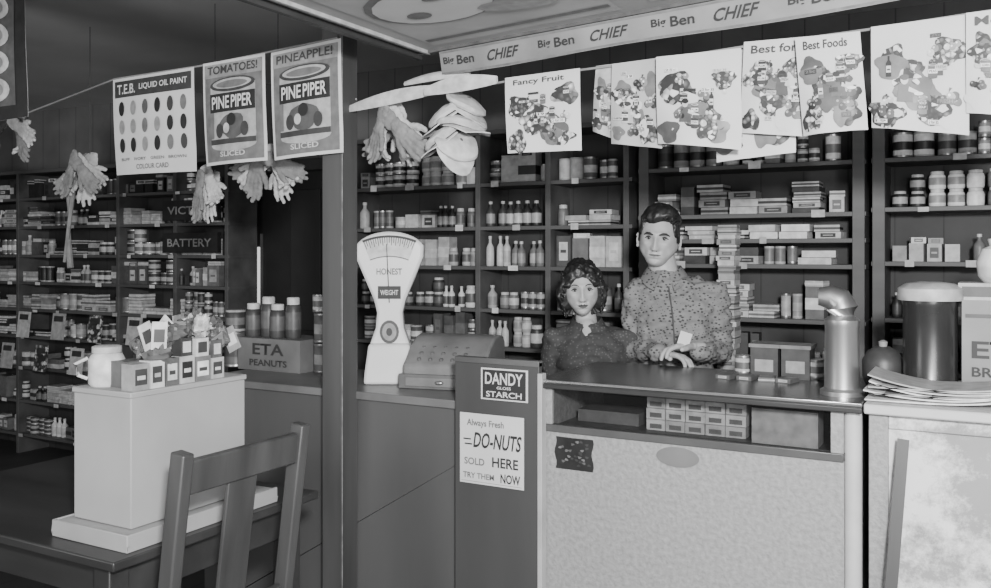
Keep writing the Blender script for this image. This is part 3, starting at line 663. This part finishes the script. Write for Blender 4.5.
b.obj('gum_packets')

# ---------------------------------------------------------------- goods on far counter behind the post
Yf=2.95
x0=SX(238,Yf);x1=SX(300,Yf); b=MB(); zt=.981+.14
b.box(x0,x1,Yf,Yf+.22,.981,zt,M('carton_board2',.13,.8,0,.3,6)); sh=Sheet(lambda u,v,l:(x0+(x1-x0)*u,Yf-l,.981+.14*v)); sh.text('ETA',.25,.5,.75,.85,INK); sh.text('PEANUTS',.2,.15,.8,.35,INK); b.add(sh.mb.v,sh.mb.f,INK); b.obj('cardboard_carton',bevel=.002)
b=MB(); 
for i in range(4):
    X=x0+.035+i*.072; jar(b,X,Yf+.06+.02*(i%2),zt,.035,.15+.03*(i%2),G(2),G(1))
b.obj('preserve_jars')
b=MB(); X=SX(312,Yf)
for j in range(2): can(b,X,Yf+.08,.981+j*.13,.045,.13,G(2),G(4))
can(b,X-.02,Yf+.08,.981+.26,.035,.08,G(5),G(2)); can(b,SX(226,Yf),Yf+.06,.981,.05,.16,G(2),G(1)); can(b,SX(226,Yf),Yf+.06,1.141,.045,.1,G(1),G(3)); b.obj('coffee_tins')

# ---------------------------------------------------------------- table, carton, chair
e=empty('side_table')
TX0,TX1,TY0,TY1=-3.0,-1.87,1.46,2.22
b=MB(); b.box(TX0,TX1,TY0,TY1,.72,.745,WOOD_T); b.obj('top',e,bevel=.004)
b=MB(); b.box(TX0+.05,TX1-.05,TY0+.05,TY0+.07,.62,.72,WOOD_T); b.box(TX0+.05,TX1-.05,TY1-.07,TY1-.05,.62,.72,WOOD_T); b.box(TX0+.05,TX0+.07,TY0+.05,TY1-.05,.62,.72,WOOD_T); b.box(TX1-.07,TX1-.05,TY0+.05,TY1-.05,.62,.72,WOOD_T); b.obj('apron',e,bevel=.002)
for i,(x,y) in enumerate(((TX0+.07,TY0+.07),(TX1-.07,TY0+.05),(TX0+.07,TY1-.07),(TX1-.07,TY1-.07))):
    b=MB(); b.box(x-.03,x+.03,y-.03,y+.03,0,.72,WOOD_T); b.obj('leg_%d'%(i+1),e,bevel=.004)
CB=M('white_carton',.31,.75,0,.16,3)
e=empty('display_carton')
bx0,bx1,by0,by1=-2.155,-1.93,1.56,1.96
b=MB(); b.box(bx0,bx1,by0,by1,.79,1.135,CB); b.box(bx0-.004,bx1+.004,by0-.004,by1+.004,1.125,1.14,CB); b.obj('body',e,bevel=.003)
b=MB(); b.box(bx0-.035,bx1+.035,by0-.04,by1+.1,.7455,.76,CB); b.box(bx0-.035,bx1+.035,by0-.04,by0-.03,.76,.79,CB);b.box(bx1+.027,bx1+.035,by0-.03,by1+.1,.76,.79,CB);b.box(bx0-.035,bx0-.027,by0-.03,by1+.1,.76,.79,CB);b.box(bx0-.027,bx1+.027,by0-.03,by1+.09,.76,.788,CB); b.obj('tray',e,bevel=.002)
Zc=1.14
b=MB(); b.lathe(-2.10,1.62,Zc,[(.042,0),(.047,.008),(.047,.07),(.04,.083),(.034,.088),(.038,.089),(.038,.105),(.03,.108)],[G(6)]*4+[G(5)]*3,26); b.tube([(-2.10-.03,1.62-.036,Zc+.075),(-2.10-.05,1.62-.06,Zc+.06),(-2.10-.045,1.62-.055,Zc+.03),(-2.10-.03,1.62-.037,Zc+.02)],.005,G(6)); b.obj('glass_jug')
b=MB(); y=1.575
for i in range(6):
    w_=R.uniform(.045,.06); h=R.uniform(.045,.075); b.box(-1.985,-1.94,y,y+w_-.004,Zc,Zc+h,G([4,6,2,5,3,5][i])); b.box(-1.9398,-1.939,y+.006,y+w_-.012,Zc+h*.2,Zc+h*.8,G([1,1,6,0,7,1][i])); b.box(-1.9392,-1.9385,y+.012,y+w_-.018,Zc+h*.4,Zc+h*.55,G([6,5,1,6,1,6][i]))
    if i in(3,4,5): b.box(-1.98,-1.942,y+.004,y+w_-.01,Zc+h,Zc+h+.05,G([1,6,2][i-3])); b.box(-1.9418,-1.941,y+.01,y+w_-.016,Zc+h+.01,Zc+h+.04,G([6,1,6][i-3]))
    y+=w_
for i in range(3): b.box(-2.06,-2.0,1.60+i*.1,1.69+i*.1,Zc,Zc+.07+.02*(i%2),G([2,4,1][i]))
b.obj('small_boxes')
CEL=M('cellophane',.4,.2,0,.5,60,.8); CEL2=M('cellophane_dark',.1,.22,0,.6,60,.8)
b=MB()
for i in range(15):
    c=Vector((R.uniform(-2.09,-1.97),1.67+i*.019+R.uniform(-.01,.01),Zc+.085+R.uniform(-.01,.05)+(.03 if i>8 else 0))); v,f=ellipsoid((0,0,0),(R.uniform(.02,.035),R.uniform(.02,.04),R.uniform(.02,.04)),18,12)
    v=[tuple(c+Vector(p)*(1+.6*noise.noise(Vector(p)*80+c*20))) for p in v]; b.add(v,f,R.choice([CEL,CEL2,CEL2,G(1),G(2)]))
for i in range(14):
    Mx=Matrix.Translation((-1.99+R.uniform(-.07,.04),1.66+i*.022,Zc+.09+R.uniform(0,.05)))@Matrix.Rotation(R.uniform(-1.1,1.1),4,'X')@Matrix.Rotation(R.uniform(-.6,.6),4,'Z')
    b.box(-.002,.002,-.02,.02,-.03,.045,G(R.choice([1,2,4,6,7])),Mx); b.box(.002,.003,-.014,.014,-.01,.025,G(R.choice([1,6])),Mx)
b.obj('candy_packets')

e=empty('dining_chair')
Yl,Yr2=1.49,1.90; xt,xs=-1.665,-1.745
for i,y in enumerate((Yl,Yr2)):
    b=MB(); b.beam((xs,y,.44),(xt,y,1.03),.045,.035,WOOD_CH,(0,1,0)); b.beam((xs+.05,y,0),(xs,y,.46),.04,.035,WOOD_CH,(0,1,0)); b.obj('back_post_%d'%(i+1),e,bevel=.005)
xr=lambda z: xs+(xt-xs)*(z-.44)/.59
b=MB(); b.beam((xr(.965),Yl,.965),(xr(.965),Yr2,.965),.022,.085,WOOD_CH,(.13,0,1)); b.obj('top_rail',e,bevel=.005)
b=MB(); b.beam((xr(.56),Yl,.56),(xr(.56),Yr2,.56),.02,.05,WOOD_CH,(.13,0,1)); b.obj('lower_rail',e,bevel=.004)
b=MB(); ym=(Yl+Yr2)/2; b.beam((xr(.56),ym,.56),(xr(.94),ym,.94),.012,.10,WOOD_CH,(0,1,0)); b.obj('splat',e,bevel=.003)
b=MB(); b.box(xs-.40,xs+.015,Yl-.01,Yr2+.01,.44,.465,WOOD_CH); b.obj('seat',e,bevel=.008)
b=MB(); b.box(xs-.37,xs,Yl+.01,Yl+.03,.38,.44,WOOD_CH); b.box(xs-.37,xs,Yr2-.03,Yr2-.01,.38,.44,WOOD_CH); b.box(xs-.375,xs-.355,Yl,Yr2,.38,.44,WOOD_CH)
b.beam((xs-.36,Yl+.02,.2),(xs+.03,Yl+.02,.2),.02,.02,WOOD_CH,(0,0,1)); b.beam((xs-.36,Yr2-.02,.2),(xs+.03,Yr2-.02,.2),.02,.02,WOOD_CH,(0,0,1)); b.obj('stretchers',e,bevel=.003)
for i,y in enumerate((Yl+.02,Yr2-.02)):
    b=MB(); b.box(xs-.385,xs-.35,y-.018,y+.018,0,.44,WOOD_CH); b.obj('front_leg_%d'%(i+1),e,bevel=.004)

# ---------------------------------------------------------------- people
SKIN=M('skin',.40,.5,0,.1,25); LIPM=M('lips_man',.22,.5); LIPF=M('lips_woman',.09,.4); SKIN2=M('skin_hand',.38,.55,0,.1,20)
HAIR=M('dark_hair',.016,.45,0,.4,40,.3); EYEW=M('eye_white',.32,.3); IRIS=M('iris',.012,.2); BROW=M('eyebrow',.03,.8)
def sstep(a,b,x):
    t=max(0,min(1,(x-a)/(b-a))); return t*t*(3-2*t)
def head(parent,c,Hh,female,rz,tilt=0):
    k=Hh/.235; RR=random.Random(11)
    he=empty('head',c); he.parent=parent; he.rotation_euler=(radians(3),tilt,rz); he.scale=(k,k,k)
    az=.1175; ax=.078 if not female else .077; ay=.098
    def base(d):
        x,y,z=ax*d.x,ay*d.y,az*d.z; q=max(0,-d.z)
        x*=1+.12*sstep(.0,.6,q)*(1 if not female else .35)
        x*=1-(.27 if not female else .30)*sstep(.25,.95,q)
        x*=1+.20*sstep(.7,.97,q)*(1 if not female else .45)
        if d.z>0: x*=1+.06*sstep(.2,.8,d.z)
        if y>0: y*=1-.35*sstep(.1,1,q)
        y-=.040*sstep(.2,1.0,q)
        if y<0: y*=1-.04*sstep(.0,.5,d.z)
        return Vector((x,y,z))
    nu,nv=128,96
    vs,fs=ellipsoid((0,0,0),(1,1,1),nu,nv); out=[]
    g=lambda v,s:exp(-(v/s)**2)
    mk=1. if not female else .72
    for p in vs:
        d_=Vector(p); q=base(d_); x,z=q.x,q.z
        if d_.y<0:
            w=sstep(0,.35,-d_.y); a=abs(x); dy=0
            if z<.014: t=(.014-z)/.056; prof=(.005+.021*t) if t<=1 else .026*exp(-((t-1)/.15)**2)
            else: prof=.005*exp(-((z-.014)/.014)**2)
            wid=.0085+.0055*sstep(0,1,(.0-z)/.04); dy-=prof*g(x,wid)*(1 if not female else .85)
            dy-=.007*g(a-.0135,.006)*g(z+.040,.007)
            dy+=.014*g(a-.031,.017)*g(z-.002,.012)
            dy-=.010*mk*g(a-.026,.024)*g(z-.022,.008)
            dy-=.006*g(a-.047,.013)*g(z+.020,.013)
            dy+=.007*mk*g(a-.045,.012)*g(z+.055,.018)
            dy+=.004*g(a-(.018-.25*(z+.05)),.004)*g(z+.05,.014)
            dy-=.006*g(x,.023)*g(z+.061,.005); dy-=.0065*g(x,.019)*g(z+.073,.0055); dy+=.006*g(x,.024)*g(z+.0665,.0022)
            dy+=.0055*g(x,.02)*g(z+.084,.006); dy-=.009*g(x,.022)*g(z+.103,.013)
            q.y+=dy*w
        out.append(q)
    LIP=LIPF if female else LIPM
    b=MB(); kskin=b.mi(SKIN); klip=b.mi(LIP); b.v=[tuple(q) for q in out]
    for f in fs:
        cc=sum((out[i] for i in f),Vector())/len(f); b.f.append(list(f))
        lw=.023 if female else .024; lh=.0105 if female else .0075
        up=cc.z+.0665
        hgt=lh*(1-(abs(cc.x)/lw)**1.6) if abs(cc.x)<lw else -1
        if up>0: hgt*=.8*(1-.35*exp(-(cc.x/.004)**2))
        b.m.append(klip if (cc.y<-.04 and abs(up)<hgt) else kskin)
    b.obj('face',he,ang=80)
    def surf(x,z):
        best=min((q for q in out if q.y<0),key=lambda q:(q.x-x)**2+(q.z-z)**2); return best.y
    b=MB()
    b.tube([(x,surf(x,-.0665)-.0006,-.0665+.06*abs(x)) for x in(-.023,-.012,0,.012,.023)],[.0009,.0018,.0016,.0018,.0009],BROW,6)
    for s in(-1,1):
        y0=surf(s*.031,.001)
        b.ell((s*.031,y0+.0045,.001),(.0148,.0085,.0062),EYEW,16,10); b.ell((s*.031,y0-.0025,.0015),(.0066,.0033,.0062),IRIS,12,8)
        b.tube([(s*(.031-.0160),y0+.001,.000),(s*.024,y0-.005,.0066),(s*.031,y0-.0058,.0080),(s*.039,y0-.004,.0064),(s*(.031+.017),y0+.004,.000)],[.0014,.0028,.0034,.003,.0014],BROW,8)
        b.tube([(s*(.031-.014),y0+.002,-.004),(s*.031,y0-.0042,-.0065),(s*(.031+.015),y0+.004,-.003)],[.0008,.0014,.0008],LIPM,6)
        if female: rr=[.0015,.0028,.0025,.001]; br=[(.014,.020),(.026,.0255),(.038,.0255),(.050,.018)]
        else: rr=[.0032,.0052,.0046,.002]; br=[(.012,.0165),(.026,.021),(.039,.0215),(.052,.014)]
        pts=[Vector((s*x,surf(s*x,z)-.0008,z)) for x,z in br]; fine=[]
        for i in range(3):
            for t in(0,.33,.66): fine.append(pts[i].lerp(pts[i+1],t))
        fine.append(pts[3]); fr=[rr[min(3,i//3)]+(rr[min(3,i//3+1)]-rr[min(3,i//3)])*(i%3)/3 for i in range(10)]
        b.tube(fine,fr,BROW,8)
        b.ell((s*.0075,surf(s*.0075,-.048)+.0008,-.0485),(.0036,.0022,.002),BROW,8,6)
    b.obj('eyes_and_brows',he,ang=80)
    b=MB()
    for s in(-1,1):
        Mx=Matrix.Translation((s*(ax+.006),.010,-.010))@Matrix.Rotation(s*.5,4,'Z')@Matrix.Rotation(-.15,4,'X')
        b.ell((0,0,0),(.006,.017,.028),SKIN,14,12,Mx)
        pts=[Mx@Vector((s*.006,.015*cos(t)+.001,.026*sin(t))) for t in [radians(-80+26*i) for i in range(10)]]
        b.tube(pts,.0036,SKIN,8); b.ell((0,-.002,-.026),(.006,.008,.009),SKIN,10,8,Mx)
    b.obj('ears',he,ang=80)
    hv=[]
    for p in vs:
        d_=Vector(p); q=base(d_) if d_.z>0 else Vector((ax*d_.x,ay*d_.y,az*d_.z)); y,z=q.y,q.z; a=abs(q.x)
        if not female:
            Ln=.068+.007*sin(q.x*60) if y<-.05 else (.068+(-.020-.068)*sstep(-.05,-.022,y) if y<-.022 else -.020-.05*sstep(.01,.05,y))
            if a>.050 and y<-.022: Ln=min(Ln,.068-.06*sstep(.050,.070,a))
            m=sstep(-.006,.006,z-Ln)
            rad=.006+.017*sstep(.055,.105,z)*sstep(.06,-.05,y)*(1+.35*sstep(-.03,.04,q.x))+.009*sstep(.02,.08,z)
            gr=.0028*sin(q.x*190+5*sin(y*40)+z*60)+.006*noise.noise(q*34)+.003*noise.noise(q*90)
        else:
            Ln=.054-.042*sstep(.02,.06,a) if y<-.055 else (.030+(-.11)*sstep(-.055,-.030,y))
            if y>-.02: Ln=-.112
            m=sstep(-.008,.008,z-Ln)
            side=sstep(.03,.07,a)*sstep(.07,-.02,z)
            rad=.012+.026*side+.008*sstep(.05,.1,z)+.014*sstep(0,.08,y)
            rad-=.009*exp(-((q.x-.02)/.007)**2)*sstep(.04,.08,z)
            gr=.009*noise.noise(q*42)+.005*noise.noise(q*85)
        if m>.98: r=q+d_*(rad+gr)
        elif m>.02: r=q*.95+d_*((rad+gr)*m)
        else: r=q*.86
        hv.append(r)
    b=MB(); b.add([tuple(r) for r in hv],fs,HAIR)
    if female:
        for i in range(150):
            s=RR.choice([-1,1]); z=RR.uniform(-.115,.07); y=RR.uniform(-.055,.07); x=s*((ax+.010+.012*sstep(.03,-.05,z))*sqrt(max(.1,1-(z/az*.62)**2))+RR.uniform(-.004,.006))*sqrt(max(.2,1-(y/.12)**2))
            r0=RR.uniform(.006,.011); t0=RR.uniform(0,6)
            b.tube([(x+s*r0*.3*cos(t0+t*.8),y+r0*sin(t0+t*.8),z+r0*cos(t0+t*.8)+(t-4)*.002) for t in range(10)],[.002,.0035,.0045,.005,.005,.005,.005,.0045,.0035,.002],HAIR,6)
        for i in range(30):
            s=-1 if i%2 else 1; u=(i//2)/15
            x0=.018+s*.004; pts=[]
            for t in range(9):
                q=t/8; xx=x0+s*(.012+.062*q); zz=.102-.05*q*q-.055*u*q; yy=-.072+.055*q*q+u*.03+.03*(1-q)*u
                pts.append((xx,yy-.010+.003*sin(t*1.9+i),zz+.004*sin(t*1.7+i)+.004))
            b.tube(pts,[.002,.004,.005,.005,.005,.005,.005,.004,.002],HAIR,6)
    else:
        for i in range(90):
            x=RR.uniform(-.066,.066); y0=-.080+abs(x)*.35+RR.uniform(0,.02); z0=.080-abs(x)*.30+RR.uniform(-.002,.004)
            hgt=(.031-abs(x)*.15)+RR.uniform(-.006,.006); dx=RR.uniform(-.002,.016)
            b.tube([(x,y0+.012,z0-.004),(x+dx*.3,y0-.006,z0+hgt*.35),(x+dx*.8,y0-.002,z0+hgt*.75),(x+dx*1.2,y0+.022,z0+hgt),(x+dx*1.5,y0+.055,z0+hgt*1.0)],[.0025,.0045,.005,.0045,.002],HAIR,6)
    b.obj('hair',he,ang=80)
    return he
SHIRT=M('patterned_shirt',.19,.8,0,.15,10,.0,'flecks',.035)
BLOUSE=M('dotted_blouse',.04,.8,0,.2,10,.0,'dots',.09)
TROU=M('trousers',.05,.85,0,.15,12); SHOE=M('shoe_leather',.03,.35)
my=3.52; mx=SX(676,my); MAN=empty('man',(mx,my,0),radians(17))
L=[((0,.0,.86),.145,.105),((0,0,.98),.142,.10),((0,0,1.08),.148,.108),((-.003,0,1.18),.160,.112),((-.006,.0,1.26),.168,.110),((-.010,.0,1.33),.160,.092),((-.018,.0,1.375),.128,.078),((-.035,.0,1.41),.072,.062),((-.042,0,1.43),.058,.056)]
shL=Vector((-.158,.0,1.335)); shR=Vector((.152,.0,1.325)); elL=Vector((-.180,.03,1.10)); elR=Vector((.180,.03,1.10)); wrL=Vector((-.060,-.215,1.120)); wrR=Vector((.085,-.222,1.124))
parts=[loft(L),capsule((-.06,0,1.37),shL,.050,.055),capsule((.0,0,1.365),shR,.050,.055),capsule(shL,elL,.055,.045),capsule(shR,elR,.055,.045),capsule(elL,wrL,.044,.034),capsule(elR,wrR,.044,.034)]
fuse('shirt',parts,.008,2,SHIRT,MAN,.016,.055)
fuse('trousers',[loft([((0,0,.80),.152,.11),((0,0,.90),.150,.108),((0,0,.97),.146,.104)])]+[c for s in(-1,1) for c in(capsule((s*.08,0,.82),(s*.1,-.01,.47),.088,.062),capsule((s*.1,-.01,.47),(s*.11,.01,.08),.06,.05))],.012,3,TROU,MAN,.005,.08)
for i,s in enumerate((-1,1)): fuse('shoe_%d'%(i+1),[capsule((s*.11,.02,.045),(s*.13,-.15,.035),.045,.034)],.008,2,SHOE,MAN)
fuse('neck',[capsule((-.038,.012,1.36),(-.060,.006,1.48),.060,.056)],.006,2,SKIN,MAN)
head(MAN,(-.066,-.014,1.556),.228,False,radians(-6),radians(5))
for nm,w_,d_,sd in(('hand_left',wrL,(.80,-.55,-.10),1),('hand_right',wrR,(-.86,-.42,-.02),-1)):
    off=Vector((0,0,.0)) if sd==1 else Vector((0,-.0,.022))
    P=hand_parts(Vector(w_)+Vector(d_)*.02+off,d_,(0,-.25,-1),.95,sd,(.30,.50,.40),False,.10,rs=1.08)
    fuse(nm,P,.003,2,SKIN2,MAN)
b=MB(); b.box(-.022,.022,-.001,.001,0,.05,PAPER,Matrix.Translation((.028,-.285,1.155))@Matrix.Rotation(.3,4,'Y')@Matrix.Rotation(-.3,4,'X')); b.obj('paper_slip',MAN)
def collar(b,cx,cz,w,dr,fy,mat,n=9):
    for s in(-1,1):
        top=[];bot=[]
        for i in range(n+1):
            t=radians(90-165*i/n)
            top.append(Vector((cx+s*w*cos(t),fy+w*1.02*sin(t),cz-.030*max(0,-sin(t)))))
            k=max(0,(i-n*.45)/(n*.55)); e=1+.28+.35*k
            bot.append(Vector((cx+s*(w*e*cos(t)+.012*k),fy+w*(e+.1*k)*sin(t),cz-.018-dr*(.35+.65*k**1.5)-.030*max(0,-sin(t)))))
        vs=top+bot; o=[v+Vector((0,.0,-.003))-Vector((v.x-cx,v.y-fy,0)).normalized()*.004 for v in vs]; m=n+1
        f=[(i,i+1,m+i+1,m+i) for i in range(n)]; f2=[tuple(q+2*m for q in a)[::-1] for a in f]; ed=[(m+i,m+i+1,3*m+i+1,3*m+i) for i in range(n)]+[(n,2*m+n,3*m+n,m+n)]
        b.add(vs+o,f+f2+ed,mat)
b=MB(); collar(b,-.045,1.446,.066,.05,.006,SHIRT); b.obj('collar',MAN,ang=60)
b=MB(); b.tube([(-.030,-.066,1.378),(-.022,-.103,1.33),(-.012,-.119,1.26),(-.006,-.120,1.18),(0,-.117,1.08)],.003,M('shirt_placket',.07,.8),6)
b.obj('placket',MAN)
fuse('cuffs',[capsule(wrL-(wrL-elL).normalized()*.03,wrL,.036,.034),capsule(wrR-(wrR-elR).normalized()*.03,wrR,.036,.034)],.004,1,SHIRT,MAN)
wy=3.42; wx=SX(592,wy); WOM=empty('woman',(wx,wy,0),radians(22))
L=[((0,.0,.70),.150,.105),((0,0,.80),.125,.092),((0,0,.90),.130,.095),((0,-.01,1.0),.148,.118),((0,-.014,1.07),.153,.118),((-.004,0,1.14),.150,.092),((-.01,.0,1.185),.105,.07),((-.02,.0,1.21),.058,.052)]
sL=Vector((-.150,0,1.140)); sR=Vector((.148,0,1.135)); eL=Vector((-.176,.02,.90)); eR=Vector((.176,.02,.90)); wL=Vector((-.14,-.05,.70)); wR=Vector((.15,-.05,.70))
fuse('blouse',[loft(L),capsule((-.05,0,1.165),sL,.04,.054),capsule((.03,0,1.165),sR,.04,.054),capsule(sL,eL,.057,.044),capsule(sR,eR,.057,.044),capsule(eL,wL,.043,.032),capsule(eR,wR,.043,.032)],.008,3,BLOUSE,WOM,.010,.06)
fuse('skirt',[loft([((0,0,.38),.19,.15),((0,0,.55),.185,.14),((0,0,.68),.165,.12),((0,0,.78),.125,.092)])],.012,2,TROU,WOM,.008,.08)
fuse('legs',[c for s in(-1,1) for c in(capsule((s*.07,0,.45),(s*.07,0,.36),.055,.05),capsule((s*.07,.0,.36),(s*.07,.01,.07),.05,.032))],.01,2,SKIN,WOM)
for i,s in enumerate((-1,1)): fuse('shoe_%d'%(i+1),[capsule((s*.07,.02,.04),(s*.08,-.13,.03),.038,.028)],.008,2,SHOE,WOM)
for nm,w_,sd in(('hand_left',wL,1),('hand_right',wR,-1)): fuse(nm,hand_parts(w_+Vector((0,0,-.015)),(0,-.25,-1),(sd*1,0,0),.88,-1,(.25,.35,.3),False,.1),.0032,2,SKIN2,WOM)
fuse('neck',[capsule((-.016,.010,1.15),(-.03,.002,1.275),.047,.042),capsule((-.018,-.046,1.155),(-.020,-.024,1.20),.032,.033)],.005,2,SKIN,WOM)
head(WOM,(-.042,-.020,1.350),.214,True,radians(3),radians(-3))
b=MB(); collar(b,-.020,1.236,.058,.065,.004,BLOUSE); b.obj('collar',WOM,ang=60)

# ---------------------------------------------------------------- lights, world, camera
def area(name,loc,target,size,power):
    l=bpy.data.lights.new(name,'AREA'); l.size=size; l.energy=power; o=bpy.data.objects.new(name,l); o.location=loc
    o.rotation_euler=(Vector(target)-Vector(loc)).to_track_quat('-Z','Y').to_euler(); bpy.context.collection.objects.link(o)
area('camera_flash_lamp',(.35,-.15,1.95),(-.9,3.0,1.25),.2,190)
area('shop_window_daylight',(1.2,-.9,1.5),(-.6,3.0,1.6),1.5,90)
area('shop_window_daylight',(-3.5,-.9,1.3),(-4.2,3.0,2.3),1.5,35)
w=bpy.data.worlds.new('world'); bpy.context.scene.world=w; w.use_nodes=True; w.node_tree.nodes['Background'].inputs[0].default_value=(.8,.8,.8,1); w.node_tree.nodes['Background'].inputs[1].default_value=.6
cd=bpy.data.cameras.new('camera'); cam=bpy.data.objects.new('camera',cd); bpy.context.collection.objects.link(cam)
cam.location=(0,0,EYE); cam.rotation_euler=(radians(90),0,TH); cd.sensor_width=36; cd.lens=36*F/991; cd.shift_y=-(294-HZ)/991
cd.clip_start=.05
bpy.context.scene.camera=cam
